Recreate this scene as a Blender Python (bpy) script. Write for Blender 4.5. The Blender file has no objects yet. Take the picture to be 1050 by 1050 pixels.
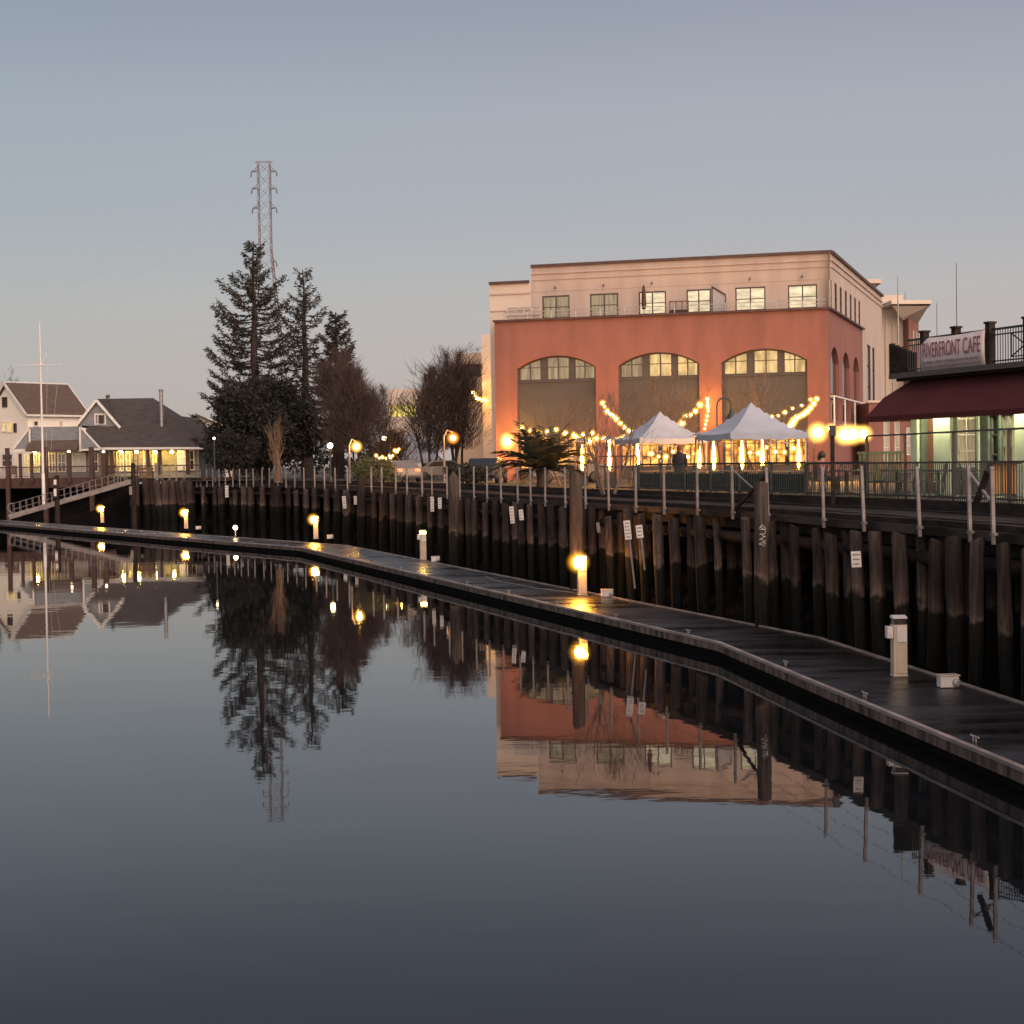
import bpy, math, random
from mathutils import Matrix, Vector

R = math.radians
sc = bpy.context.scene
col = sc.collection

# ------------------------------------------------------------------ camera
F, CX, CY, HOR, ROLL, EYE = 1700.0, 525.0, 525.0, 476.0, R(0.9), 4.4
PITCH = math.atan((CY - HOR) / F)
_right = Vector((1, 0, 0))
_fwd = Vector((0, math.cos(PITCH), -math.sin(PITCH)))
_up = Vector((0, math.sin(PITCH), math.cos(PITCH)))
camd = bpy.data.cameras.new('camera')
camo = bpy.data.objects.new('camera', camd)
col.objects.link(camo)
camd.sensor_width = 36
camd.lens = 36 * F / 1050
camd.clip_start = 0.1
camd.clip_end = 6000
_x = _right * math.cos(ROLL) - _up * math.sin(ROLL)
_y = _right * math.sin(ROLL) + _up * math.cos(ROLL)
_z = -_fwd
camo.matrix_world = Matrix(((_x.x, _y.x, _z.x, 0), (_x.y, _y.y, _z.y, 0), (_x.z, _y.z, _z.z, EYE), (0, 0, 0, 1)))
sc.camera = camo

# ------------------------------------------------------------------ sky, sun, exposure
SUN_EL, SUN_ROT = R(3.0), R(148)
world = bpy.data.worlds.new('World')
sc.world = world
world.use_nodes = True
wn, wl = world.node_tree.nodes, world.node_tree.links
bg = wn['Background']
sky = wn.new('ShaderNodeTexSky')
sky.sky_type = 'NISHITA'
sky.sun_disc = False
sky.sun_elevation = SUN_EL
sky.sun_rotation = SUN_ROT
tc = wn.new('ShaderNodeTexCoord')
sep = wn.new('ShaderNodeSeparateXYZ')
wl.new(tc.outputs['Generated'], sep.inputs[0])
mr = wn.new('ShaderNodeMapRange')
mr.inputs[1].default_value = -0.1
mr.inputs[2].default_value = 0.9
wl.new(sep.outputs['Z'], mr.inputs[0])
MR = mr
ramp = wn.new('ShaderNodeValToRGB')
wl.new(MR.outputs[0], ramp.inputs[0])
el = ramp.color_ramp.elements
stops = [(-0.1, (4.4, 3.9, 3.8)), (0.0, (5.1, 4.4, 4.2)), (0.05, (5.1, 4.6, 4.48)), (0.10, (4.85, 4.72, 4.78)),
         (0.15, (4.18, 4.4, 4.85)), (0.21, (3.9, 4.2, 4.8)), (0.30, (2.7, 3.0, 3.75)), (0.9, (2.0, 2.4, 3.3))]
el.remove(el[1])
el[0].position = 0.0
el[0].color = (*[v / 10 for v in stops[0][1]], 1)
for p, c in stops[1:]:
    el.new(p + 0.1).color = (*[v / 10 for v in c], 1)
sca = wn.new('ShaderNodeVectorMath')
sca.operation = 'SCALE'
sca.inputs['Scale'].default_value = 11.7
lr = wn.new('ShaderNodeMapRange')
lr.inputs[1].default_value = -0.3
lr.inputs[2].default_value = 0.12
wl.new(sep.outputs['X'], lr.inputs[0])
tint = wn.new('ShaderNodeMixRGB')
tint.inputs[1].default_value = (0.90, 0.945, 0.975, 1)
tint.inputs[2].default_value = (1, 0.98, 1, 1)
wl.new(lr.outputs[0], tint.inputs[0])
mul = wn.new('ShaderNodeMixRGB')
mul.blend_type = 'MULTIPLY'
mul.inputs[0].default_value = 1.0
wl.new(ramp.outputs[0], mul.inputs[1])
wl.new(tint.outputs[0], mul.inputs[2])
wl.new(mul.outputs[0], sca.inputs[0])
mx = wn.new('ShaderNodeMixRGB')
mx.inputs[0].default_value = 0.2
wl.new(sca.outputs[0], mx.inputs[1])
wl.new(sky.outputs[0], mx.inputs[2])
wl.new(mx.outputs[0], bg.inputs['Color'])
bg.inputs['Strength'].default_value = 0.083

sund = bpy.data.lights.new('sun', 'SUN')
sund.energy = 5.0
sund.color = (1.0, 0.74, 0.58)
sund.angle = R(105)
suno = bpy.data.objects.new('sun', sund)
col.objects.link(suno)
_sd = Vector((math.sin(SUN_ROT) * math.cos(R(17)), math.cos(SUN_ROT) * math.cos(R(17)), math.sin(R(17))))
suno.rotation_euler = _sd.to_track_quat('Z', 'Y').to_euler()
sc.view_settings.view_transform = 'Standard'
sc.view_settings.look = 'None'
sc.view_settings.exposure = 0.26
sc.view_settings.gamma = 1.0


# ------------------------------------------------------------------ placing helpers
def ray(px, py):
    u, v = (px - CX) / F, (CY - py) / F
    d = _x * u + _y * v + _fwd
    return d


def P(px, py, Y):
    """the point seen at photo pixel (px, py) at distance Y along the view"""
    d = ray(px, py)
    t = Y / d.y
    return Vector((d.x * t, Y, EYE + d.z * t))


def PZ(px, py, z):
    d = ray(px, py)
    t = (z - EYE) / d.z
    return Vector((d.x * t, d.y * t, z))


def yh(px):
    return HOR - (px - CX) * math.tan(ROLL)


def Zat(px, py, Y):
    return P(px, py, Y).z


def Xat(px, Y, py=480):
    return P(px, py, Y).x


ORG = {}


class MB:
    def __init__(s, M=None):
        s.v, s.f, s.M, s.sm = [], [], M, []

    def add(s, vs, fs, smooth=False):
        b = len(s.v)
        if s.M is not None:
            vs = [s.M @ Vector(p) for p in vs]
        s.v += [tuple(p) for p in vs]
        s.f += [tuple(i + b for i in f) for f in fs]
        s.sm += [smooth] * len(fs)
        return s

    def quad(s, a, b, c, d):
        return s.add([a, b, c, d], [(0, 1, 2, 3)])

    def poly(s, pts):
        return s.add(pts, [tuple(range(len(pts)))])

    def box(s, c, d, rz=0.0, M=None):
        hx, hy, hz = d[0] / 2, d[1] / 2, d[2] / 2
        vs = [Vector((x, y, z)) for z in (-hz, hz) for x, y in ((-hx, -hy), (hx, -hy), (hx, hy), (-hx, hy))]
        if rz:
            m = Matrix.Rotation(rz, 3, 'Z')
            vs = [m @ q for q in vs]
        c = Vector(c)
        return s.add([q + c for q in vs], [(3, 2, 1, 0), (4, 5, 6, 7), (0, 1, 5, 4), (1, 2, 6, 5), (2, 3, 7, 6), (3, 0, 4, 7)])

    def bar(s, a, b, w, h=None):
        """square bar from a to b, w wide and h high"""
        h = h or w
        a, b = Vector(a), Vector(b)
        d = (b - a).normalized()
        sd = d.cross(Vector((0, 0, 1)))
        if sd.length < 1e-4:
            sd = Vector((1, 0, 0))
        sd.normalize()
        up = sd.cross(d)
        vs = [p + sd * x * w / 2 + up * y * h / 2 for p in (a, b) for x, y in ((-1, -1), (1, -1), (1, 1), (-1, 1))]
        return s.add(vs, [(3, 2, 1, 0), (4, 5, 6, 7), (0, 1, 5, 4), (1, 2, 6, 5), (2, 3, 7, 6), (3, 0, 4, 7)])

    def tube(s, pts, rad, n=8, cap=True):
        pts = [Vector(p) for p in pts]
        if not hasattr(rad, '__len__'):
            rad = [rad] * len(pts)
        vs, fs = [], []
        ref = None
        for i, p in enumerate(pts):
            d = (pts[min(i + 1, len(pts) - 1)] - pts[max(i - 1, 0)]).normalized()
            if ref is None:
                ref = d.cross(Vector((0.31, 0.9, 0.2)))
                if ref.length < 1e-3:
                    ref = d.cross(Vector((1, 0, 0)))
            a = (ref - d * ref.dot(d)).normalized()
            b = d.cross(a)
            ref = a
            for k in range(n):
                t = 2 * math.pi * k / n
                vs.append(p + (a * math.cos(t) + b * math.sin(t)) * rad[i])
        for i in range(len(pts) - 1):
            for k in range(n):
                k2 = (k + 1) % n
                fs.append((i * n + k, i * n + k2, (i + 1) * n + k2, (i + 1) * n + k))
        s.add(vs, fs, n > 5)
        if cap:
            m = len(pts) - 1
            s.add(vs[:n], [tuple(reversed(range(n)))])
            s.add(vs[m * n:], [tuple(range(n))])
        return s

    def lathe(s, c, prof, n=12):
        c = Vector(c)
        vs, fs = [], []
        for r, z in prof:
            for k in range(n):
                t = 2 * math.pi * k / n
                vs.append(c + Vector((r * math.cos(t), r * math.sin(t), z)))
        for i in range(len(prof) - 1):
            for k in range(n):
                k2 = (k + 1) % n
                fs.append((i * n + k, i * n + k2, (i + 1) * n + k2, (i + 1) * n + k))
        s.add(vs, fs, True)
        return s

    def ball(s, c, r, n=10, m=6, sz=1.0):
        return s.lathe(c, [(max(1e-4, r * math.sin(math.pi * i / m)), -sz * r * math.cos(math.pi * i / m)) for i in range(m + 1)], n)

    def prism(s, pts, ext):
        """closed prism: polygon pts pushed along vector ext"""
        n = len(pts)
        ext = Vector(ext)
        a = [Vector(p) for p in pts]
        b = [p + ext for p in a]
        fs = [tuple(reversed(range(n))), tuple(range(n, 2 * n))]
        fs += [(i, (i + 1) % n, n + (i + 1) % n, n + i) for i in range(n)]
        return s.add(a + b, fs)

    def build(s, name, m, parent=None, bevel=0.0, loc=None):
        me = bpy.data.meshes.new(name)
        org = ORG.get(parent.name, Vector((0, 0, 0))) if parent else (Vector(loc) if loc else Vector((0, 0, 0)))
        me.from_pydata([(p[0] - org.x, p[1] - org.y, p[2] - org.z) for p in s.v], [], s.f)
        me.polygons.foreach_set('use_smooth', s.sm)
        me.update()
        o = bpy.data.objects.new(name, me)
        col.objects.link(o)
        if m:
            me.materials.append(m)
        if parent:
            o.parent = parent
            ORG[o.name] = org
        else:
            o.location = org
            ORG[o.name] = org
        if bevel:
            b = o.modifiers.new('bevel', 'BEVEL')
            b.width = bevel
            b.segments = 2
            b.limit_method = 'ANGLE'
        return o


def tag(o, label=None, cat=None, group=None, kind=None):
    if label:
        o['label'] = label
    if cat:
        o['category'] = cat
    if group:
        o['group'] = group
    if kind:
        o['kind'] = kind
    return o


def thing(name, label, cat, loc=(0, 0, 0), group=None, rz=0.0):
    o = bpy.data.objects.new(name, None)
    o.empty_display_size = 0.2
    col.objects.link(o)
    o.location = loc
    o.rotation_euler = (0, 0, rz)
    ORG[o.name] = Vector(loc)
    return tag(o, label, cat, group)


def copy_tree(o, parent=None):
    c = o.copy()
    col.objects.link(c)
    if parent:
        c.parent = parent
    for ch in list(o.children):
        copy_tree(ch, c)
    return c


# ------------------------------------------------------------------ materials
MATS = {}


def mat(name, c1, c2=None, rough=0.7, scale=2.0, bump=0.0, bscale=None, metal=0.0, stretch=(1, 1, 1), spec=None, detail=6.0,
        rough2=None, lo=0.35, hi=0.65, bdist=0.02, rot=0.0):
    if name in MATS:
        return MATS[name]
    m = bpy.data.materials.new(name)
    m.use_nodes = True
    n, l = m.node_tree.nodes, m.node_tree.links
    b = n['Principled BSDF']
    b.inputs['Roughness'].default_value = rough
    b.inputs['Metallic'].default_value = metal
    if spec is not None:
        b.inputs['Specular IOR Level'].default_value = spec
    c2 = c2 or tuple(v * 0.8 for v in c1)
    g = n.new('ShaderNodeNewGeometry')
    mp = n.new('ShaderNodeMapping')
    mp.inputs['Scale'].default_value = stretch
    if rot:
        mp0 = n.new('ShaderNodeMapping')
        mp0.inputs['Rotation'].default_value = (0, 0, -rot)
        l.new(g.outputs['Position'], mp0.inputs[0])
        l.new(mp0.outputs[0], mp.inputs[0])
    else:
        l.new(g.outputs['Position'], mp.inputs[0])
    t = n.new('ShaderNodeTexNoise')
    t.inputs['Scale'].default_value = scale
    t.inputs['Detail'].default_value = detail
    l.new(mp.outputs[0], t.inputs['Vector'])
    r = n.new('ShaderNodeValToRGB')
    r.color_ramp.elements[0].position = lo
    r.color_ramp.elements[1].position = hi
    r.color_ramp.elements[0].color = (*c2, 1)
    r.color_ramp.elements[1].color = (*c1, 1)
    l.new(t.outputs[0], r.inputs[0])
    l.new(r.outputs[0], b.inputs['Base Color'])
    if rough2 is not None:
        q = n.new('ShaderNodeMapRange')
        q.inputs[1].default_value = 0.35
        q.inputs[2].default_value = 0.65
        q.inputs[3].default_value = rough
        q.inputs[4].default_value = rough2
        l.new(t.outputs[0], q.inputs[0])
        l.new(q.outputs[0], b.inputs['Roughness'])
    if bump:
        t2 = n.new('ShaderNodeTexNoise')
        t2.inputs['Scale'].default_value = bscale or scale * 4
        t2.inputs['Detail'].default_value = 4
        l.new(mp.outputs[0], t2.inputs['Vector'])
        bp = n.new('ShaderNodeBump')
        bp.inputs['Strength'].default_value = bump
        bp.inputs['Distance'].default_value = bdist
        l.new(t2.outputs[0], bp.inputs['Height'])
        l.new(bp.outputs[0], b.inputs['Normal'])
    MATS[name] = m
    return m


def emit(name, color, strength, var=0.0, scale=3.0, stretch=(1, 1, 1), gloss=False, light=False):
    """something that gives off light: a bulb, a flame or a lit window"""
    if name in MATS:
        return MATS[name]
    m = bpy.data.materials.new(name)
    m.use_nodes = True
    n, l = m.node_tree.nodes, m.node_tree.links
    b = n['Principled BSDF']
    b.inputs['Base Color'].default_value = (0.05, 0.045, 0.04, 1)
    b.inputs['Roughness'].default_value = 0.08 if gloss else 0.5
    b.inputs['Emission Color'].default_value = (*color, 1)
    b.inputs['Emission Strength'].default_value = strength
    if var:
        g = n.new('ShaderNodeNewGeometry')
        mp = n.new('ShaderNodeMapping')
        mp.inputs['Scale'].default_value = stretch
        l.new(g.outputs['Position'], mp.inputs[0])
        t = n.new('ShaderNodeTexNoise')
        t.inputs['Scale'].default_value = scale
        t.inputs['Detail'].default_value = 3
        l.new(mp.outputs[0], t.inputs['Vector'])
        q = n.new('ShaderNodeMapRange')
        q.inputs[1].default_value = 0.35
        q.inputs[2].default_value = 0.65
        q.inputs[3].default_value = strength * (1 - var)
        q.inputs[4].default_value = strength * (1 + var)
        l.new(t.outputs[0], q.inputs[0])
        l.new(q.outputs[0], b.inputs['Emission Strength'])
    try:
        m.cycles.emission_sampling = 'FRONT' if light else 'NONE'
    except Exception:
        pass
    MATS[name] = m
    return m


def pile_mat():
    """weathered pile: brown wood above the tide line, a pale crust on it, dark wet growth below it"""
    m = bpy.data.materials.new('pile_wood')
    m.use_nodes = True
    n, l = m.node_tree.nodes, m.node_tree.links
    b = n['Principled BSDF']
    b.inputs['Roughness'].default_value = 0.85
    b.inputs['Specular IOR Level'].default_value = 0.15
    g = n.new('ShaderNodeNewGeometry')
    s = n.new('ShaderNodeSeparateXYZ')
    l.new(g.outputs['Position'], s.inputs[0])
    t = n.new('ShaderNodeTexNoise')
    t.inputs['Scale'].default_value = 2.2
    t.inputs['Detail'].default_value = 5
    l.new(g.outputs['Position'], t.inputs['Vector'])
    a = n.new('ShaderNodeMath')
    a.operation = 'MULTIPLY_ADD'
    a.inputs[1].default_value = 0.95
    l.new(t.outputs[0], a.inputs[0])
    l.new(s.outputs['Z'], a.inputs[2])
    q = n.new('ShaderNodeMapRange')
    q.inputs[1].default_value = 0.47
    q.inputs[2].default_value = 3.47
    l.new(a.outputs[0], q.inputs[0])
    r = n.new('ShaderNodeValToRGB')
    el = r.color_ramp.elements
    data = [(0.0, (0.004, 0.004, 0.003)), (0.30, (0.008, 0.008, 0.006)), (0.47, (0.016, 0.013, 0.010)), (0.51, (0.12, 0.085, 0.070)),
            (0.57, (0.072, 0.051, 0.043)), (0.75, (0.046, 0.034, 0.030)), (1.0, (0.052, 0.039, 0.034))]
    el.remove(el[1])
    el[0].position = 0.0
    el[0].color = (*data[0][1], 1)
    for p, c in data[1:]:
        el.new(p).color = (*c, 1)
    l.new(q.outputs[0], r.inputs[0])
    mp = n.new('ShaderNodeMapping')
    mp.inputs['Scale'].default_value = (9, 9, 0.8)
    l.new(g.outputs['Position'], mp.inputs[0])
    t2 = n.new('ShaderNodeTexNoise')
    t2.inputs['Scale'].default_value = 1.5
    t2.inputs['Detail'].default_value = 6
    l.new(mp.outputs[0], t2.inputs['Vector'])
    w = n.new('ShaderNodeMapRange')
    w.inputs[1].default_value = 0.3
    w.inputs[2].default_value = 0.7
    w.inputs[3].default_value = 0.45
    w.inputs[4].default_value = 1.45
    l.new(t2.outputs[0], w.inputs[0])
    oi = n.new('ShaderNodeObjectInfo')
    w2 = n.new('ShaderNodeMapRange')
    w2.inputs[3].default_value = 0.4
    w2.inputs[4].default_value = 1.5
    l.new(oi.outputs['Random'], w2.inputs[0])
    wm = n.new('ShaderNodeMath')
    wm.operation = 'MULTIPLY'
    l.new(w.outputs[0], wm.inputs[0])
    l.new(w2.outputs[0], wm.inputs[1])
    k = n.new('ShaderNodeVectorMath')
    k.operation = 'SCALE'
    l.new(r.outputs[0], k.inputs[0])
    l.new(wm.outputs[0], k.inputs['Scale'])
    l.new(k.outputs[0], b.inputs['Base Color'])
    bp = n.new('ShaderNodeBump')
    bp.inputs['Strength'].default_value = 0.8
    bp.inputs['Distance'].default_value = 0.03
    l.new(t2.outputs[0], bp.inputs['Height'])
    l.new(bp.outputs[0], b.inputs['Normal'])
    return m


M_PILE = pile_mat()
M_TIMBER = mat('dark_timber', (0.042, 0.029, 0.024), (0.016, 0.011, 0.010), 0.85, 1.5, 0.6, 6, stretch=(1, 1, 3), spec=0.15)
M_PLANK = mat('boardwalk_planks', (0.07, 0.052, 0.042), (0.016, 0.012, 0.010), 0.85, 1.6, 0.4, 8, stretch=(3.2, 0.22, 1), spec=0.15, rot=R(16), lo=.4, hi=.62)
M_BROWNPOST = mat('redwood_paint', (0.075, 0.03, 0.022), (0.045, 0.02, 0.016), 0.7, 2)
M_GREYPOST = mat('grey_railing_post', (0.23, 0.205, 0.20), (0.14, 0.12, 0.115), 0.6, 3)
M_WHITE = mat('white_paint', (0.72, 0.69, 0.64), (0.62, 0.58, 0.53), 0.5, 2)
M_CREAM = mat('cream_siding', (0.90, 0.80, 0.68), (0.86, 0.76, 0.64), 0.7, 0.8, 0.15, 3)
M_GREYWALL = mat('blue_grey_shingle', (0.22, 0.23, 0.24), (0.16, 0.17, 0.18), 0.8, 1.5, 0.2, 8, stretch=(1, 1, 4))
M_ROOF = mat('asphalt_shingle', (0.072, 0.058, 0.054), (0.048, 0.039, 0.036), 0.9, 1.2, 0.5, 9, stretch=(1, 1, 5))
M_ROOF2 = mat('brown_shingle', (0.105, 0.072, 0.058), (0.075, 0.052, 0.042), 0.9, 1.2, 0.5, 9, stretch=(1, 1, 5))
M_BRICK = mat('red_stucco', (0.262, 0.112, 0.09), (0.21, 0.089, 0.072), 0.85, 0.9, 0.25, 7, stretch=(1, 1, 0.22))
M_CREAMWALL = mat('pink_cream_stucco', (0.49, 0.39, 0.335), (0.41, 0.325, 0.28), 0.85, 0.5, 0.2, 6, stretch=(2, 2, 0.4))
M_PALE = mat('pale_stucco', (0.62, 0.52, 0.43), (0.55, 0.45, 0.37), 0.85, 0.4)
M_COPING = mat('dark_red_coping', (0.09, 0.045, 0.04), (0.06, 0.03, 0.03), 0.6, 2)
M_TAUPE = mat('taupe_panel', (0.062, 0.057, 0.058), (0.05, 0.046, 0.047), 0.6, 0.5, stretch=(1, 1, 3))
M_FRAME = mat('dark_window_frame', (0.07, 0.055, 0.05), (0.05, 0.04, 0.036), 0.5, 4)
M_BLACK = mat('black_metal', (0.022, 0.02, 0.02), (0.014, 0.013, 0.013), 0.45, 6)
M_GREENMETAL = mat('dark_green_metal', (0.03, 0.042, 0.034), (0.02, 0.028, 0.024), 0.5, 5)
M_STEEL = mat('galvanised_steel', (0.40, 0.38, 0.37), (0.28, 0.26, 0.25), 0.45, 5, metal=0.5)
M_CANVAS = mat('white_canvas', (0.38, 0.40, 0.46), (0.33, 0.35, 0.40), 0.85, 1.5, 0.25, 3)
M_AWNING = mat('maroon_awning', (0.088, 0.023, 0.023), (0.07, 0.018, 0.019), 0.85, 0.5, spec=0.15)
M_CAFEGREEN = mat('pale_green_boards', (0.52, 0.55, 0.47), (0.44, 0.47, 0.40), 0.6, 2)
M_CAFEDARK = mat('grey_green_boards', (0.13, 0.15, 0.135), (0.09, 0.10, 0.092), 0.6, 2)
M_GROUND = mat('asphalt_ground', (0.06, 0.055, 0.05), (0.04, 0.037, 0.034), 0.85, 0.5, 0.3, 10)
M_MUD = mat('mud_bank', (0.010, 0.008, 0.007), (0.004, 0.0035, 0.003), 0.95, 0.8, 1.0, 3, bdist=0.2, spec=0.05)
M_GRASS = mat('verge_grass', (0.07, 0.06, 0.03), (0.04, 0.035, 0.02), 0.9, 0.6, 0.5, 9)
M_BARK = mat('brown_bark', (0.05, 0.034, 0.027), (0.026, 0.018, 0.014), 0.9, 3, 0.6, 10)
M_PALEBARK = mat('pale_bark', (0.20, 0.13, 0.09), (0.13, 0.085, 0.06), 0.85, 3)
M_TWIG = mat('red_brown_twigs', (0.085, 0.054, 0.045), (0.05, 0.033, 0.028), 0.9, 0.5)
M_NEEDLE = mat('redwood_needles', (0.042, 0.034, 0.022), (0.02, 0.017, 0.012), 0.85, 0.6)
M_LEAF = mat('dark_evergreen_leaves', (0.017, 0.017, 0.010), (0.008, 0.008, 0.006), 0.8, 0.5)
M_BUSHLEAF = mat('olive_bush_leaves', (0.11, 0.11, 0.035), (0.06, 0.065, 0.025), 0.8, 1.5)
M_PALM = mat('palm_fronds', (0.045, 0.043, 0.024), (0.024, 0.024, 0.014), 0.7, 1.5)
M_PYLON = mat('pylon_steel', (0.20, 0.175, 0.18), (0.15, 0.13, 0.135), 0.7, 1.0)
M_PEDESTAL = mat('pedestal_plastic', (0.50, 0.405, 0.31), (0.41, 0.33, 0.26), 0.45, 3)
M_PLATE = mat('pale_grey_plate', (0.62, 0.58, 0.57), (0.52, 0.49, 0.48), 0.4, 5)
M_LENSDARK = mat('unlit_lens', (0.06, 0.05, 0.045), (0.03, 0.026, 0.024), 0.2, 8)
M_LIP = mat('dock_edge_board', (0.19, 0.14, 0.115), (0.035, 0.026, 0.022), 0.7, 2.2, 0.4, 8, stretch=(2.5, 2.5, 0.4), spec=0.2)
M_LIPTOP = mat('dock_edge_rail', (0.34, 0.28, 0.26), (0.18, 0.14, 0.13), 0.5, 1.5)
M_SIGN = mat('white_sign', (0.70, 0.64, 0.60), (0.60, 0.55, 0.52), 0.5, 6)
M_INK = mat('dark_lettering', (0.14, 0.11, 0.11), (0.11, 0.09, 0.09), 0.6, 5)
M_WOODTABLE = mat('table_wood', (0.30, 0.20, 0.12), (0.2, 0.13, 0.08), 0.45, 3)
M_ORANGE = mat('orange_slats', (0.45, 0.22, 0.04), (0.33, 0.15, 0.03), 0.6, 3)
M_GLASSDARK = mat('dim_window_glass', (0.05, 0.045, 0.04), (0.025, 0.024, 0.024), 0.06, 1.5)

E_LAMP = emit('hot_amber_lamp', (1.0, 0.40, 0.035), 300, light=True)
E_LAMPSOFT = emit('white_dock_lamp', (1.0, 0.55, 0.10), 60, light=True)
E_BULB = emit('festoon_bulb', (1.0, 0.42, 0.05), 330, light=True)
E_GLOBE = emit('globe_bulb', (1.0, 0.46, 0.07), 260, light=True)
E_WHITEBULB = emit('white_bulb', (1.0, 0.75, 0.40), 12, light=True)
E_FLAME = emit('heater_flame', (1.0, 0.36, 0.04), 120, light=True)
E_ORANGEBULB = emit('orange_street_bulb', (1.0, 0.30, 0.03), 220, light=True)
E_TUBE = emit('cafe_tube_lamp', (0.97, 1.0, 0.50), 300, light=True)
E_CLUBLAMP = emit('clubhouse_lamp', (1.0, 0.58, 0.10), 210, light=True)
E_WINWHITE = emit('bright_window_glass', (1.0, 0.80, 0.50), 0.72, 0.28, 1.4, (.8, .8, 2.2), True)
E_WINWARM = emit('warm_window_glass', (1.0, 0.66, 0.26), 0.62, 0.4, 1.6, (1.5, 1.5, 0.5), True)
E_WINDIM = emit('curtained_window_glass', (1.0, 0.72, 0.40), 0.26, 0.35, 3.0, (1.6, 1.6, 0.2), True)
E_SHOP = emit('restaurant_window_glass', (1.0, 0.37, 0.065), 1.2, 0.85, 2.2, (1, 1, 1), True)
E_CLUB = emit('clubhouse_window_glass', (1.0, 0.70, 0.22), 0.4, 0.25, 1.0, (1, 1, 1), True)
E_GARAGE = emit('garage_light_band', (1.0, 0.80, 0.15), 0.8, 0.5, 0.6, (1, 1, 1))
E_TAIL = emit('tail_light', (1.0, 0.12, 0.04), 4)
E_HEAD = emit('head_light', (1.0, 0.9, 0.75), 3)


def water_mat():
    m = bpy.data.materials.new('still_water')
    m.use_nodes = True
    n, l = m.node_tree.nodes, m.node_tree.links
    b = n['Principled BSDF']
    b.inputs['Base Color'].default_value = (0.006, 0.007, 0.009, 1)
    b.inputs['Roughness'].default_value = 0.018
    b.inputs['IOR'].default_value = 1.333
    g = n.new('ShaderNodeNewGeometry')
    hs = []
    for sc_, w_ in ((0.35, 1.0), (1.7, 0.22)):
        mp = n.new('ShaderNodeMapping')
        mp.inputs['Scale'].default_value = (1, 1.6, 1)
        l.new(g.outputs['Position'], mp.inputs[0])
        t = n.new('ShaderNodeTexNoise')
        t.inputs['Scale'].default_value = sc_
        t.inputs['Detail'].default_value = 2
        l.new(mp.outputs[0], t.inputs['Vector'])
        k = n.new('ShaderNodeMath')
        k.operation = 'MULTIPLY'
        k.inputs[1].default_value = w_
        l.new(t.outputs[0], k.inputs[0])
        hs.append(k)
    a = n.new('ShaderNodeMath')
    a.operation = 'ADD'
    l.new(hs[0].outputs[0], a.inputs[0])
    l.new(hs[1].outputs[0], a.inputs[1])
    bp = n.new('ShaderNodeBump')
    bp.inputs['Strength'].default_value = 1.0
    bp.inputs['Distance'].default_value = 0.0027
    l.new(a.outputs[0], bp.inputs['Height'])
    l.new(bp.outputs[0], b.inputs['Normal'])
    return m


def deck_mat():
    """wet dark composite dock surface with glossy patches and panel seams"""
    m = bpy.data.materials.new('wet_dock_surface')
    m.use_nodes = True
    n, l = m.node_tree.nodes, m.node_tree.links
    b = n['Principled BSDF']
    g = n.new('ShaderNodeNewGeometry')
    mp = n.new('ShaderNodeMapping')
    mp.inputs['Scale'].default_value = (0.35, 1.3, 1)
    l.new(g.outputs['Position'], mp.inputs[0])
    t = n.new('ShaderNodeTexNoise')
    t.inputs['Scale'].default_value = 1.1
    t.inputs['Detail'].default_value = 6
    l.new(mp.outputs[0], t.inputs['Vector'])
    r = n.new('ShaderNodeValToRGB')
    r.color_ramp.elements[0].position = 0.35
    r.color_ramp.elements[1].position = 0.7
    r.color_ramp.elements[0].color = (0.008, 0.0075, 0.008, 1)
    r.color_ramp.elements[1].color = (0.03, 0.026, 0.026, 1)
    l.new(t.outputs[0], r.inputs[0])
    l.new(r.outputs[0], b.inputs['Base Color'])
    q = n.new('ShaderNodeMapRange')
    q.inputs[1].default_value = 0.35
    q.inputs[2].default_value = 0.65
    q.inputs[3].default_value = 0.16
    q.inputs[4].default_value = 0.42
    l.new(t.outputs[0], q.inputs[0])
    l.new(q.outputs[0], b.inputs['Roughness'])
    t2 = n.new('ShaderNodeTexNoise')
    t2.inputs['Scale'].default_value = 9
    t2.inputs['Detail'].default_value = 4
    l.new(g.outputs['Position'], t2.inputs['Vector'])
    bp = n.new('ShaderNodeBump')
    bp.inputs['Strength'].default_value = 0.35
    bp.inputs['Distance'].default_value = 0.02
    l.new(t2.outputs[0], bp.inputs['Height'])
    l.new(bp.outputs[0], b.inputs['Normal'])
    return m


# ------------------------------------------------------------------ plan lines
ZD = 3.05      # boardwalk
ZG = 3.3       # land and patio
WALL = [Vector(p) for p in ((11.6, 8.0), (9.9, 19.0), (8.6, 28.6), (8.2, 31.7), (7.2, 36.9), (6.3, 42.5), (2.75, 55.0), (-1.9, 71.5),
                            (-6.3, 91.0), (-10.4, 105.0), (-16.2, 125.0), (-24.0, 138.5), (-34.0, 147.0))]


def offset(line, d):
    """offset an open plan line to its right-hand (land) side, walking away from the camera"""
    out = []
    for i, p in enumerate(line):
        t = (line[min(i + 1, len(line) - 1)] - line[max(i - 1, 0)]).normalized()
        out.append(p + Vector((t.y, -t.x)) * d)
    return out


def on_line(line, px, py=520):
    """where the sight line through photo column px meets a plan line"""
    d = ray(px, py)
    a = d.x / d.y
    for p, q in zip(line, line[1:]):
        f0, f1 = p.x - a * p.y, q.x - a * q.y
        if f0 * f1 <= 0 and f0 != f1:
            s = f0 / (f0 - f1)
            return p + (q - p) * s, (q - p).normalized()
    raise ValueError('no hit %s' % px)


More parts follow.
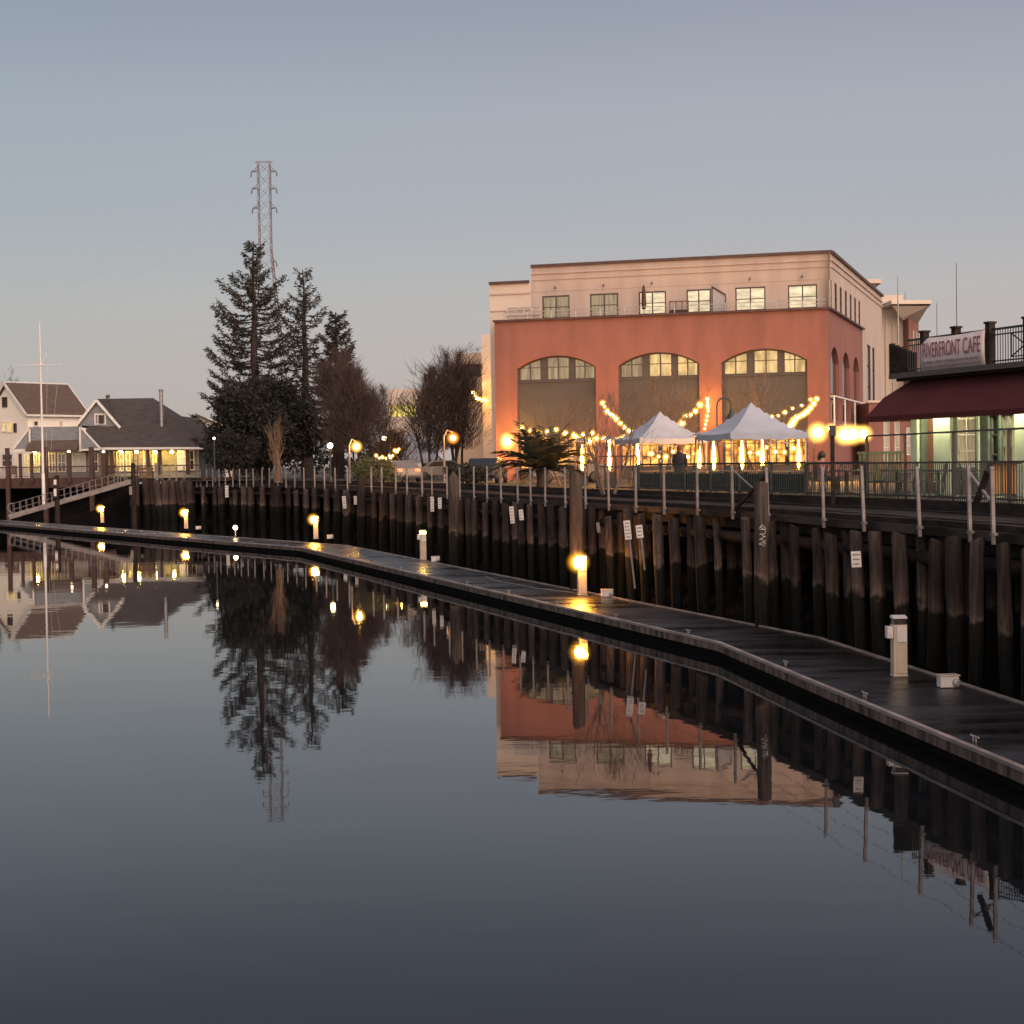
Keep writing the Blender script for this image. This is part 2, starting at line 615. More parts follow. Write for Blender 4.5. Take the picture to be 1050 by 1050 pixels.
def strip(mb, la, lb, za, zb):
    for i in range(len(la) - 1):
        mb.quad((la[i].x, la[i].y, za), (la[i + 1].x, la[i + 1].y, za), (lb[i + 1].x, lb[i + 1].y, zb), (lb[i].x, lb[i].y, zb))


def band(mb, line, d0, d1, z0, z1):
    """solid ribbon along a plan line between offsets d0..d1 and heights z0..z1"""
    a, b = offset(line, d0), offset(line, d1)
    strip(mb, b, a, z1, z1)
    strip(mb, a, b, z0, z0)
    strip(mb, a, a, z1, z0)
    strip(mb, b, b, z0, z1)
    for i in (0, -1):
        mb.quad((a[i].x, a[i].y, z0), (b[i].x, b[i].y, z0), (b[i].x, b[i].y, z1), (a[i].x, a[i].y, z1))


# ------------------------------------------------------------------ water, ground, bank
mb = MB()
mb.quad((-700, -60, 0), (300, -60, 0), (300, 400, 0), (-700, 400, 0))
tag(mb.build('water', water_mat()), kind='structure')

SHORE = offset(WALL, 4.0) + [Vector((-48, 158)), Vector((-90, 166)), Vector((-200, 178)), Vector((-420, 190))]
mb = MB()
far = [(-3000, 190), (-3000, 5000), (3500, 5000), (3500, 8)]
mb.poly([(p.x, p.y, ZG) for p in SHORE] + [(x, y, ZG) for x, y in far])
tag(mb.build('ground', M_GROUND), kind='structure')
mb = MB()
rb = random.Random(4)
prev = None
fine = []
for p, q in zip(SHORE, SHORE[1:]):
    n_ = max(1, int((q - p).length / 2.5))
    fine += [p + (q - p) * k / n_ for k in range(n_)]
fine.append(SHORE[-1])
rows = []
for off, z in ((0.0, ZG - 0.15), (-0.9, 2.1), (-1.9, 1.3), (-2.9, 0.5), (-4.0, -0.1), (-7.5, -0.8)):
    ln = offset(fine, off)
    rows.append([Vector((p.x, p.y, z + rb.uniform(-0.18, 0.18) * (1 if -5 < off < 0 else 0))) for p in ln])
vs = [p for r in rows for p in r]
n_ = len(fine)
mb.add(vs, [(i * n_ + k, i * n_ + k + 1, (i + 1) * n_ + k + 1, (i + 1) * n_ + k) for i in range(len(rows) - 1) for k in range(n_ - 1)], True)
tag(mb.build('bank', M_MUD), kind='structure')

# grass verge in front of the trees behind the boardwalk
mb = MB()
v0 = offset(WALL, 4.6)[7:12]
v1 = offset(WALL, 11)[7:12]
strip(mb, v1, v0, ZG + 0.012, ZG + 0.012)
tag(mb.build('grass_verge', M_GRASS), kind='structure')

# ------------------------------------------------------------------ boardwalk wharf with its piles
wharf = thing('timber_wharf', 'long dark timber wharf on rows of leaning wooden piles along the water', 'wharf', (6.3, 42.5, 0))
mb = MB()
band(mb, WALL, 0.10, 4.0, ZD - 0.09, ZD)
mb.build('deck', M_PLANK, wharf)
mb = MB()
band(mb, WALL, 0.02, 0.096, ZD - 0.16, ZD + 0.012)
mb.build('edge_board', M_PLANK, wharf)
mb = MB()
band(mb, WALL, 0.33, 0.6, ZD - 0.45, ZD - 0.095)
band(mb, WALL, 2.6, 2.9, ZD - 0.4, ZD - 0.095)
mb.build('stringer', M_TIMBER, wharf)
mb = MB()
rw = random.Random(8)
wl_ = offset(WALL, 0.24)
for p, q in zip(wl_, wl_[1:]):
    n_ = max(1, round((q - p).length / 4.5))
    for k in range(n_):
        a, b = p + (q - p) * (k / n_), p + (q - p) * ((k + 0.985) / n_)
        za = ZD - 0.62 + rw.uniform(-0.05, 0.05)
        mb.tube([(a.x, a.y, za), ((a.x + b.x) / 2, (a.y + b.y) / 2, za + rw.uniform(-.04, .04)), (b.x, b.y, za)], [0.16, 0.15, 0.14], 8)
mb.build('waler_log', M_TIMBER, wharf)
mb = MB()
band(mb, WALL, 3.75, 4.0, ZD + 0.003, ZG + 0.05)
mb.build('back_step', M_TIMBER, wharf)
mb = MB()
band(mb, WALL, 0.16, 0.38, ZD + 0.004, ZD + 0.13)
mb.build('bull_rail', M_TIMBER, wharf)
mb = MB()
band(mb, WALL, 1.9, 2.0, ZD + 0.004, ZD + 0.03)
mb.build('deck_batten', M_PLANK, wharf)

rp = random.Random(21)


def pile(name, x, y, z0, z1, r, lean, parent=None, pointed=False, along=None, cat=None, label=None, group=None, m=None):
    """a slightly crooked round log; lean shifts its foot along the wall"""
    mb = MB()
    t = along or Vector((0.3, -0.95))
    pts, rad = [], []
    for k in range(7):
        f = k / 6
        z = z1 + (z0 - z1) * f
        sh = lean * (z1 - z)
        pts.append((x + t.x * sh + rp.uniform(-.012, .012), y + t.y * sh + rp.uniform(-.012, .012), z))
        rad.append(r * (1 + 0.16 * f) * rp.uniform(0.95, 1.05))
    if pointed:
        pts = [(x, y, z1 + 0.28)] + pts
        rad = [0.02] + rad
    else:
        pts = [Vector(pts[0]) + Vector((rp.uniform(-.015, .015), rp.uniform(-.015, .015), 0.03))] + pts
        rad = [rad[0] * 0.96] + rad
    mb.tube(pts, rad, 12)
    o = mb.build(name, m or M_PILE, parent, loc=(x, y, z0) if parent is None else None)
    if parent is None:
        tag(o, label, cat, group)
    return o


PILE_PX = [199, 210, 222, 228, 243, 252, 259, 271, 286, 298, 306, 316, 325, 337, 348, 358, 386, 396, 405, 413, 422, 432, 443, 454, 475, 483,
           489, 500, 511, 521, 531, 537, 546, 558, 568, 580, 600, 610, 627, 647, 661, 677, 694, 721, 768, 794, 818, 856, 882, 902, 926, 965,
           983, 1007, 1034, 1062, 1090, 1125]
for px in PILE_PX:
    p, t = on_line(WALL, px, 540)
    far_ = p.y > 85
    lean = rp.uniform(-0.05, 0.09) if px < 500 or px > 900 else rp.uniform(0.03, 0.17)
    if px in (902, 926):
        lean = 0.12
    if 640 < px < 725:
        lean = rp.uniform(0.11, 0.15)
    r = rp.uniform(0.12, 0.17) if not far_ else rp.uniform(0.16, 0.30)
    if px == 286:
        r = 0.5
    if px < 200:
        r = 0.28
    top = ZD - 0.17 - (rp.uniform(0.0, 0.09) if rp.random() < .88 else rp.uniform(.1, .3))
    pile('pile', p.x - t.y * .10, p.y + t.x * .10, -1.2, top, r, lean * 0.8, wharf, along=-t)
for yy in (25.0, 23.4, 21.6, 20.0, 18.2, 16.5, 14.6, 12.8, 11.0, 9.4):     # on towards the camera, past the photo's right edge
    k = next(k for k in range(len(WALL) - 1) if WALL[k].y <= yy <= WALL[k + 1].y)
    p = WALL[k].lerp(WALL[k + 1], (yy - WALL[k].y) / (WALL[k + 1].y - WALL[k].y))
    t = (WALL[k + 1] - WALL[k]).normalized()
    pile('pile', p.x - t.y * .10, p.y + t.x * .10, -1.2, ZD - .17 - rp.uniform(0, .09), rp.uniform(.12, .17), rp.uniform(-.05, .08), wharf, along=-t)
for px in (590, 618, 637, 653, 708, 735, 781, 806, 838, 869, 945, 995):
    p, t = on_line(offset(WALL, rp.uniform(0.05, 0.3)), px, 545)
    pile('pile', p.x, p.y, -1.2, ZD - 0.2 - rp.uniform(0, .12), rp.uniform(0.11, 0.15), rp.uniform(0.0, 0.12), wharf, along=-t)
# the rows further under the deck, seen as one dim mass between the front ones
mb = MB()


def log(x, y, r, z1, lean, t):
    pts = [(x - t.x * lean * f * 3, y - t.y * lean * f * 3, z1 + (-1.2 - z1) * f) for f in (0, .33, .66, 1)]
    mb.tube(pts, [r, r, r * 1.06, r * 1.1], 9)


for off_, n_, px0, px1 in ((0.75, 44, 203, 560), (0.9, 22, 545, 1060), (1.6, 26, 520, 1060), (2.8, 20, 560, 1060)):
    for k in range(n_):
        px = px0 + (px1 - px0) * (k + rp.uniform(.1, .9)) / n_
        p, t = on_line(offset(WALL, off_), px, 545)
        log(p.x, p.y, rp.uniform(.12, .16) if p.y < 80 else rp.uniform(.15, .24), ZD - .45, rp.uniform(-.03, .06), t)
o = mb.build('inner_pile_row', M_PILE, wharf)
o['kind'] = 'stuff'

# ------------------------------------------------------------------ boardwalk railing
RAIL = offset(WALL, -0.04)
rail = thing('boardwalk_railing', 'long railing of pale grey posts and thin wires along the wharf edge', 'railing', (6.3, 42.5, ZD))
POST_PX = [202, 206, 212.5, 218.5, 225, 231.5, 239, 246, 253, 260, 269, 276.5, 285, 293.5, 302.5, 312, 323, 333, 344, 356.5, 381, 391.7, 406, 417.5,
           433, 443, 458.5, 471.6, 486, 499.5, 513.7, 530.8, 544, 559, 579.5, 600.3, 624, 652, 681, 715, 751, 787, 844, 885, 942, 994, 1018, 1072, 1120, 1195, 1290, 1420]
rr = random.Random(5)
tops = []
for px in POST_PX:
    p, t = on_line(RAIL, px, 510)
    zt = 4.24 + 0.14 * min(1, max(0, (p.y - 40) / 60)) + rr.uniform(-0.03, 0.03)
    zb = ZD - 0.2
    mb = MB()
    n = Vector((t.y, -t.x))
    w = 0.062 if p.y < 80 else 0.09
    ln = rr.uniform(-0.03, 0.03) + (0.06 if px > 780 else 0)
    a = Vector((p.x - t.x * ln * 0.5, p.y - t.y * ln * 0.5, zb))
    b = Vector((p.x + t.x * ln, p.y + t.y * ln, zt))
    mb.bar(a, b, w, 0.06)
    mb.box((p.x + n.x * 0.06, p.y + n.y * 0.06, ZD - 0.02), (0.16, 0.16, 0.05), math.atan2(t.y, t.x))
    mb.build('post', M_GREYPOST, rail)
    tops.append(b)
for hz, nm in ((0.06, 'top_wire'), (0.5, 'middle_wire'), (0.85, 'lower_wire')):
    mb = MB()
    for a, b in zip(tops, tops[1:]):
        mb.tube([(a.x, a.y, a.z - hz), ((a.x + b.x) / 2, (a.y + b.y) / 2, (a.z + b.z) / 2 - hz - 0.012), (b.x, b.y, b.z - hz)], 0.004, 4, False)
    mb.build(nm, M_BLACK, rail)
for (p0, y0, p1, y1, w, m) in ((753, 522, 785, 487, 0.07, M_TIMBER), (751, 483, 772, 502, 0.03, M_GREYPOST), (990, 482, 1013, 512, 0.05, M_GREYPOST),
                               (1012, 483, 1000, 516, 0.09, M_TIMBER), (405, 505, 416, 485, 0.05, M_TIMBER)):
    a, _ = on_line(RAIL, p0, y0)
    b, _ = on_line(RAIL, p1, y1)
    mb = MB()
    mb.bar((a.x + .05, a.y + .1, Zat(p0, y0, a.y)), (b.x + .05, b.y + .1, Zat(p1, y1, b.y)), w, w)
    mb.build('brace', m, rail)

# ------------------------------------------------------------------ tall mooring piles between dock and wharf
G = 'tall mooring piles standing above the wharf deck'
for (px, Y, ytop, r, pt, lab) in ((780, 40.4, 496, 0.17, False, 'tall dark mooring pile with white scrawl, in front of the white canopies'),
                                  (590, 53.0, 487, 0.21, False, 'tall reddish mooring pile rising just behind the brightest dock lamp'),
                                  (464.5, 70.5, 484, 0.22, True, 'tall mooring pile with pointed top below the orange street lamp'),
                                  (370, 98.0, 486, 0.26, True, 'tall grey mooring pile with pointed cap right of the bright globe lamp')):
    q = P(px, ytop, Y)
    o = pile('mooring_pile', q.x, q.y, -1.5, q.z - (0.25 if pt else 0), r, 0.0, None, pt, cat='mooring pile', label=lab, group=G)
    if px == 780:
        mb = MB()
        rg = random.Random(3)
        for k in range(9):
            z = 2.35 + k * 0.055
            pts = []
            for j in range(4):
                an = R(-110 + j * 14 + rg.uniform(-8, 8))
                pts.append((q.x + math.cos(an) * r * 1.17, q.y + math.sin(an) * r * 1.17, z + rg.uniform(-.05, .05)))
            mb.tube(pts, 0.007, 4)
        mb.build('painted_scrawl', M_WHITE, o)

# ------------------------------------------------------------------ floating dock
DZ = 0.36
FRONT = [Vector(p) * 1.036 for p in ((8.9, 1.0), (6.3, 20.5), (4.36, 35.5), (-10.4, 81.0), (-42.0, 131.0), (-75.0, 178.0))]
M_DECK = deck_mat()
dock = thing('floating_dock', 'long low floating dock with wet dark deck bending through the basin', 'dock', (4.36, 35.5, 0))
W = 2.45


def sub(line, i):
    return line


mb = MB()
a, b = offset(FRONT, 0.10), offset(FRONT, W)
strip(mb, b, a, DZ, DZ)
deck_mb = mb
mb = MB()
band(mb, FRONT, 0.0, 0.096, DZ - 0.03, DZ + 0.022)
mb.build('edge_rail', M_LIPTOP, dock, 0.008)
mb = MB()
band(mb, FRONT, 0.012, 0.09, DZ - 0.19, DZ - 0.034)
mb.build('front_board', M_LIP, dock)
mb = MB()
band(mb, FRONT, W + 0.003, W + 0.07, DZ - 0.2, DZ + 0.03)
mb.build('back_edge', M_LIPTOP, dock)
mb = MB()
band(mb, FRONT, 0.16, W - 0.08, -0.45, DZ - 0.02)
mb.build('float', mat('black_float', (0.010, 0.009, 0.009), (0.005, 0.005, 0.005), 0.95, 2, spec=0.1), dock)
# thin seams between deck panels, drain marks and cleats
mb = deck_mb
cl = []
bk = offset(FRONT, W)
for i in range(len(FRONT) - 1):
    p, q = FRONT[i], FRONT[i + 1]
    t = (q - p).normalized()
    n = Vector((t.y, -t.x))
    L = (q - p).length
    k = 1.5
    while k < L:
        c = p + t * k
        e = c + n * W
        mb.bar((c.x + n.x * 0.11, c.y + n.y * 0.11, DZ + 0.001), (e.x, e.y, DZ + 0.001), 0.022, 0.008)
        k += 3.05
    k = 2.2
    while k < L:
        cl.append((p + t * k + n * 0.28, t))
        k += 4.6
mb.build('deck_surface', M_DECK, dock)
for c, t in cl[:22]:
    mb = MB()
    mb.tube([(c.x - t.x * 0.14, c.y - t.y * 0.14, DZ + 0.075), (c.x, c.y, DZ + 0.065), (c.x + t.x * 0.14, c.y + t.y * 0.14, DZ + 0.075)], [0.012, 0.018, 0.012], 6)
    for s_ in (-0.05, 0.05):
        mb.tube([(c.x + t.x * s_, c.y + t.y * s_, DZ - 0.005), (c.x + t.x * s_, c.y + t.y * s_, DZ + 0.06)], 0.014, 6)
    mb.build('cleat', M_STEEL, dock)


# ------------------------------------------------------------------ power pedestals on the dock
def bloom_volume(name, color, k_, power=2.4):
    """glowing volume that imitates lens bloom, strongest round the lamp inside"""
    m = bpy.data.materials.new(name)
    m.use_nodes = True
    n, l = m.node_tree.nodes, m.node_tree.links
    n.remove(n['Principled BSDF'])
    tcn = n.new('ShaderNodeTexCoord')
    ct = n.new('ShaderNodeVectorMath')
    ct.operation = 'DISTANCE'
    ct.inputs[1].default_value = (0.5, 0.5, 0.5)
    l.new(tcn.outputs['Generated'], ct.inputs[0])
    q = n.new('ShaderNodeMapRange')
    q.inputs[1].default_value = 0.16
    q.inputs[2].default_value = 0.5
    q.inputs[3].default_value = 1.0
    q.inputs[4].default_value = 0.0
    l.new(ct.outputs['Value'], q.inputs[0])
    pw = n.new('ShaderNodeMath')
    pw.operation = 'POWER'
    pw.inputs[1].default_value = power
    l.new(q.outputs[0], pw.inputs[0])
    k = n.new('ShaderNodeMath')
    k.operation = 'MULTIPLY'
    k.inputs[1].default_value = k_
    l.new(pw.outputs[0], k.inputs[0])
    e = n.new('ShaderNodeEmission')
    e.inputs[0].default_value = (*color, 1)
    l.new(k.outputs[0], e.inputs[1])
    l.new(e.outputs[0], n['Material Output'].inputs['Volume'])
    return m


M_AMBERBLOOM = bloom_volume('amber_bloom', (1, 0.40, 0.022), 8.0)  # halo materials: lens bloom imitated as light-emitting volumes
M_BULBBLOOM = bloom_volume('festoon_bloom', (1, 0.47, 0.06), 13.0, 2.0)
M_GLOBEBLOOM = bloom_volume('globe_bloom', (1, 0.50, 0.09), 7.0, 2.0)
M_REDBLOOM = bloom_volume('orange_bloom', (1, 0.27, 0.03), 7.0, 2.0)
M_FLAMEBLOOM = bloom_volume('heater_bloom', (1, 0.40, 0.04), 7.0, 2.2)
BLOOM_R = 0.43


def globe(name, parent, c, core, bloom_rad, m, glass, n=12, sz=1.0):
    """a hot lamp inside an added ball of glow that imitates lens bloom"""
    mb = MB()
    mb.ball(c, core, n, 7, sz)
    o = mb.build(name, m, parent)
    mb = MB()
    mb.ball(c, bloom_rad, 16, 10, sz)
    mb.build('glass', glass, o)  # added bloom volume, wider than the lamp's own glass
    return o


def pedestal(loc, lit, label, H=1.12, rz=0.0, watts=60):
    t = thing('power_pedestal', label, 'power pedestal', (0, 0, 0), 'power pedestals along the floating dock')
    mb = MB()
    mb.box((0, 0, (H - 0.16) / 2), (0.26, 0.22, H - 0.16))
    mb.box((0, 0, 0.012), (0.285, 0.245, 0.024))
    mb.build('post', M_PEDESTAL, t, 0.012)
    mb = MB()
    mb.prism([(-0.133, -0.113, H - 0.05), (-0.133, 0.113, H - 0.05), (-0.133, 0.113, H + 0.0), (-0.133, 0.03, H + 0.012), (-0.133, -0.113, H - 0.025)], (0.266, 0, 0))
    mb.build('cap', M_PLATE if not lit else M_PEDESTAL, t, 0.006)
    mb = MB()
    mb.box((0, 0, H - 0.105), (0.23, 0.20, 0.106))
    mb.build('lamp_lens', {0: M_LENSDARK, 1: E_LAMP, 2: E_LAMPSOFT}[lit], t)
    mb = MB()
    mb.box((0.02, -0.118, H - 0.33), (0.19, 0.016, 0.30))
    mb.build('access_panel', M_PLATE, t, 0.004)
    mb = MB()
    mb.box((0.02, -0.118, (H - 0.55) / 2 + 0.02), (0.19, 0.016, H - 0.62))
    mb.build('lower_panel', M_PEDESTAL, t, 0.004)
    mb = MB()
    mb.box((-0.19, -0.02, H - 0.30), (0.11, 0.17, 0.22))
    mb.box((-0.19, -0.112, H - 0.32), (0.06, 0.02, 0.08))
    mb.build('outlet_box', M_PLATE, t, 0.01)
    if lit:
        if lit == 1:
            mb = MB()
            mb.ball((-0.15, -0.15, H - 0.20), 0.15, 16, 10)
            bl = mb.build('side_lamp', E_LAMP, t)
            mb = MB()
            mb.ball((-0.15, -0.15, H - 0.20), BLOOM_R, 20, 14)
            mb.build('amber_bloom_ball', M_AMBERBLOOM, bl)  # added glow ball for the lamp's bloom, not part of the fixture
    t.location = loc
    t.rotation_euler = (0, 0, rz)
    return t


def utility_box(loc, label, rz=0.0):
    t = thing('dock_utility_box', label, 'utility box', (0, 0, 0), 'small white utility boxes on the dock')
    mb = MB()
    mb.box((0, 0, 0.11), (0.34, 0.2, 0.20))
    mb.build('box', M_PLATE, t, 0.015)
    mb = MB()
    mb.box((0, 0, 0.222), (0.37, 0.23, 0.025))
    mb.build('lid', M_PEDESTAL, t, 0.006)
    mb = MB(Matrix.Translation((0.11, -0.13, 0.10)) @ Matrix.Rotation(R(90), 4, 'X'))
    mb.lathe((0, 0, 0), [(0.001, 0.03), (0.05, 0.03), (0.075, 0.02), (0.075, -0.03)], 12)
    mb.build('hose_valve', M_STEEL, t)
    t.location = loc
    t.rotation_euler = (0, 0, rz)


PED = [(922, 693, 0, 'unlit tan power pedestal nearest the camera on the dock', 1.12, 0),
       (597, 610, 1, 'brightly lit amber power pedestal in front of the tall reddish pile', 1.22, 60),
       (434, 574, 2, 'white power pedestal with a small glowing cap, middle of the dock', 1.28, 30),
       (324, 552.5, 1, 'glowing amber power pedestal at the outer bend of the dock', 1.3, 60),
       (191, 542, 1, 'glowing amber power pedestal between the bend and the gangway', 1.3, 60),
       (105, 536, 1, 'glowing amber power pedestal beside the sloping gangway, farthest along the dock', 1.3, 60)]
for px, py, lit, lab, H, wt in PED:
    q = PZ(px, py, DZ + 0.001)
    pedestal(q, lit, lab, H, R(4 if px > 900 else 12), wt)
for px, py, lab in ((972, 705, 'small white utility box right of the unlit near pedestal'),
                    (622.5, 612, 'small white utility box with valve right of the brightest amber pedestal'),
                    (446.5, 576, 'small white utility box beside the white pedestal in the middle of the dock'),
                    (338.5, 552.5, 'small white utility box right of the amber pedestal at the bend'),
                    (203.5, 543, 'tiny pale utility box right of the amber pedestal nearest the trees')):
    utility_box(PZ(px, py, DZ + 0.001), lab, R(8))
mb = MB()
hp_ = [PZ(x, y, DZ + 0.02) for x, y in ((498, 591), (503, 594), (512, 596), (530, 599.5), (552, 603.5), (572, 606), (586, 607.5), (593, 609))]
hp_ = [p + Vector((0.03 * math.sin(k * 2.1), 0, 0)) for k, p in enumerate(hp_)]
mb.tube(hp_, 0.02, 6)
tag(mb.build('water_hose', M_GREYPOST, loc=tuple(hp_[-1])), 'thin pale hose lying along the dock left of the brightest amber pedestal', 'hose')
q = PZ(241.5, 550, DZ + 0.001)
t = thing('dock_marker_light', 'little white ball lamp on a short stem at the dock edge', 'marker light', q)
mb = MB()
mb.tube([q, q + Vector((0, 0, 0.42))], 0.035, 8)
mb.build('stem', M_PLATE, t)
mb = MB()
mb.ball(q + Vector((0, 0, 0.52)), 0.14)
mb.build('ball_lamp', E_WHITEBULB, t)


# ------------------------------------------------------------------ small signs on the piles
def sign(px, py, Y, w, h, label, lines, tilt=0.0, stake=0.0, m=None):
    c = P(px, py, Y)
    t = thing('pile_sign', label, 'sign', c, 'small white signs fixed to the wharf piles')
    M = Matrix.Translation(c) @ Matrix.Rotation(R(-20), 4, 'Z') @ Matrix.Rotation(-tilt, 4, 'Y')
    mb = MB(M)
    mb.box((0, 0, 0), (w, 0.02, h))
    mb.build('board', m or M_SIGN, t, 0.004)
    if lines:
        rg = random.Random(int(px))
        for k in range(lines):
            mb = MB(M)
            z = h * (0.5 - (k + 0.75) / (lines + 0.5))
            x = -w * 0.32
            while x < w * 0.3:
                ww = w * rg.uniform(0.06, 0.13)
                mb.box((x + ww / 2, -0.0125, z), (ww, 0.003, h / (lines + 0.5) * rg.uniform(0.22, 0.4)))
                x += ww + w * 0.035
            mb.build('faded_lettering', M_INK, t)
    if stake:
        mb = MB(M)
        mb.box((w * 0.1, 0.035, -h / 2 - stake / 2 + 0.1), (0.045, 0.03, stake + 0.2))
        mb.build('stake', M_GREYPOST, t)


sign(878, 573.5, 34.1, 0.20, 0.33, 'white square notice with three dark lines, on the pile above the near pedestal', 3, 0.06)
sign(643.5, 543.5, 46.8, 0.19, 0.54, 'tall white notice on a stake, left of a smaller notice, on leaning piles', 5, 0.10, 1.4)
sign(655.8, 545, 46.2, 0.19, 0.36, 'shorter white notice just right of the tall staked notice', 3, 0.10, 0.9)
sign(613.5, 541, 48.3, 0.10, 0.30, 'small grey faded plate on a pile right of the tall reddish pile', 0, 0.1, 0, M_GREYPOST)
sign(525, 528, 60.3, 0.16, 0.62, 'narrow tall white notice on a pile, with warm light on its top', 5, 0.08)
sign(534.5, 528, 59.8, 0.16, 0.38, 'narrow pale notice to the right of the narrow tall one', 3, 0.08)
sign(443.2, 517, 76.5, 0.17, 0.68, 'narrow yellowish notice on a pile directly above the white dock pedestal', 5)
sign(451, 516, 75.0, 0.17, 0.5, 'pale notice just left of the pointed mooring pile under the orange lamp', 4)
sign(353, 515, 102.0, 0.24, 0.75, 'white notice on a pile left of the pointed grey mooring pile', 4, 0.06)
sign(364.5, 513, 98.5, 0.2, 0.5, 'little white notice touching the pointed grey mooring pile', 3)
sign(232.5, 504, 128.5, 0.28, 0.9, 'white notice on the wharf pile nearest the dark round tree', 4)


# ------------------------------------------------------------------ walls with openings
def wall(mb, O, u, n, W_, z0, z1, ops, depth, th=0.3):
    """facade in direction u from O, outward normal n, with recessed openings (u0, u1, sill, spring, rise)"""
    O, u, n = Vector(O), Vector(u), Vector(n)

    def pt(a, z, d=0.0):
        return (O.x + u.x * a - n.x * d, O.y + u.y * a - n.y * d, z)
    x = 0.0
    for (a, b, zs, zp, rise) in sorted(ops):
        mb.quad(pt(x, z0), pt(a, z0), pt(a, z1), pt(x, z1))
        N = 14 if rise else 1
        us = [a + (b - a) * k / N for k in range(N + 1)]
        if rise:
            half = (b - a) / 2
            rad = (half * half + rise * rise) / (2 * rise)
            zc = [zp + math.sqrt(max(0, rad * rad - (q - (a + b) / 2) ** 2)) - (rad - rise) for q in us]
        else:
            zc = [zp] * (N + 1)
        for k in range(N):
            mb.quad(pt(us[k], zc[k]), pt(us[k + 1], zc[k + 1]), pt(us[k + 1], z1), pt(us[k], z1))
            mb.quad(pt(us[k], zc[k]), pt(us[k], zc[k], depth), pt(us[k + 1], zc[k + 1], depth), pt(us[k + 1], zc[k + 1]))
        if zs > z0:
            mb.quad(pt(a, z0), pt(b, z0), pt(b, zs), pt(a, zs))
            mb.quad(pt(a, zs), pt(b, zs), pt(b, zs, depth), pt(a, zs, depth))
        mb.quad(pt(a, zs), pt(a, zs, depth), pt(a, zc[0], depth), pt(a, zc[0]))
        mb.quad(pt(b, zs), pt(b, zc[-1]), pt(b, zc[-1], depth), pt(b, zs, depth))
        x = b
    mb.quad(pt(x, z0), pt(W_, z0), pt(W_, z1), pt(x, z1))
    return pt


def window(parent, pt, a, b, z0, z1, d, glass, cols=2, rows=2, fw=0.07, frame=None, name='window'):
    """frame of bars with a lit or dark pane behind it"""
    mb = MB()

    def bar2(a0, a1, zz0, zz1):
        p = [pt(a0, zz0, d - 0.05), pt(a1, zz0, d - 0.05), pt(a1, zz1, d - 0.05), pt(a0, zz1, d - 0.05)]
        q = Vector(pt(a0, zz0, d + 0.02)) - Vector(pt(a0, zz0, d - 0.05))
        mb.prism(p, q)
    bar2(a, b, z0, z0 + fw)
    bar2(a, b, z1 - fw, z1)
    bar2(a, a + fw, z0 + fw, z1 - fw)
    bar2(b - fw, b, z0 + fw, z1 - fw)
    for k in range(1, cols):
        c = a + (b - a) * k / cols
        bar2(c - fw * 0.45, c + fw * 0.45, z0 + fw, z1 - fw)
    for k in range(1, rows):
        c = z0 + (z1 - z0) * k / rows
        for j in range(cols):
            x0 = a + (b - a) * j / cols + fw * (1 if j == 0 else 0.45)
            x1 = a + (b - a) * (j + 1) / cols - fw * (1 if j == cols - 1 else 0.45)
            bar2(x0, x1, c - fw * 0.3, c + fw * 0.3)
    w = mb.build(name, frame or M_FRAME, parent)
    mb = MB()
    mb.quad(pt(a + 0.01, z0 + 0.01, d + 0.03), pt(b - 0.01, z0 + 0.01, d + 0.03), pt(b - 0.01, z1 - 0.01, d + 0.03), pt(a + 0.01, z1 - 0.01, d + 0.03))
    mb.build('pane', glass, w)
    return w


# ------------------------------------------------------------------ the red arcaded building
Cc = Vector((Xat(849, 103.3, 330), 103.3))
Lc = Vector((Xat(507, 109.2, 340), 109.2))
U = (Cc - Lc).normalized()
FW = (Cc - Lc).length
V = Vector((0.3173, 0.948)).normalized()
NF = Vector((U.y, -U.x))
NS = Vector((V.y, -V.x))
ZR = 13.72


def u_of(px, py=400, O=None, d=None):
    O, d = O or Lc, d or U
    r = ray(px, py)
    a = r.x / r.y
    return (a * O.y - O.x) / (d.x - a * d.y)


bld = thing('arcaded_building', 'large red stucco building with three wide arches and a cream top storey', 'building', (Lc.x, Lc.y, ZG))
A = []
for p0, p1 in ((530, 611), (634, 717), (740, 828)):
    A.append((u_of(p0), u_of(p1), ZG + 0.02, 10.62, 0.8))
mb = MB()
ptF = wall(mb, (Lc.x, Lc.y, 0), U, NF, FW, ZG - 0.3, ZR, A, 0.55)
SW = 18.2
SA = []
for p0, p1 in ((851.8, 860.5), (864, 871.5), (875, 881)):
    a0, a1 = u_of(p0, 400, Cc, V), u_of(p1, 400, Cc, V)
    SA.append((a0, a1, 6.9, 10.6, 0.95))
ptS = wall(mb, (Cc.x, Cc.y, 0), V, NS, SW, ZG - 0.3, ZR, SA, 0.24)
Bk = Lc + V * SW
mb.quad((Lc.x, Lc.y, ZG - .3), (Bk.x, Bk.y, ZG - .3), (Bk.x, Bk.y, ZR), (Lc.x, Lc.y, ZR))
mb.quad((Lc.x, Lc.y, ZR), (Cc.x, Cc.y, ZR), (Cc.x + V.x * SW, Cc.y + V.y * SW, ZR), (Bk.x, Bk.y, ZR))
mb.build('red_wall', M_BRICK, bld)
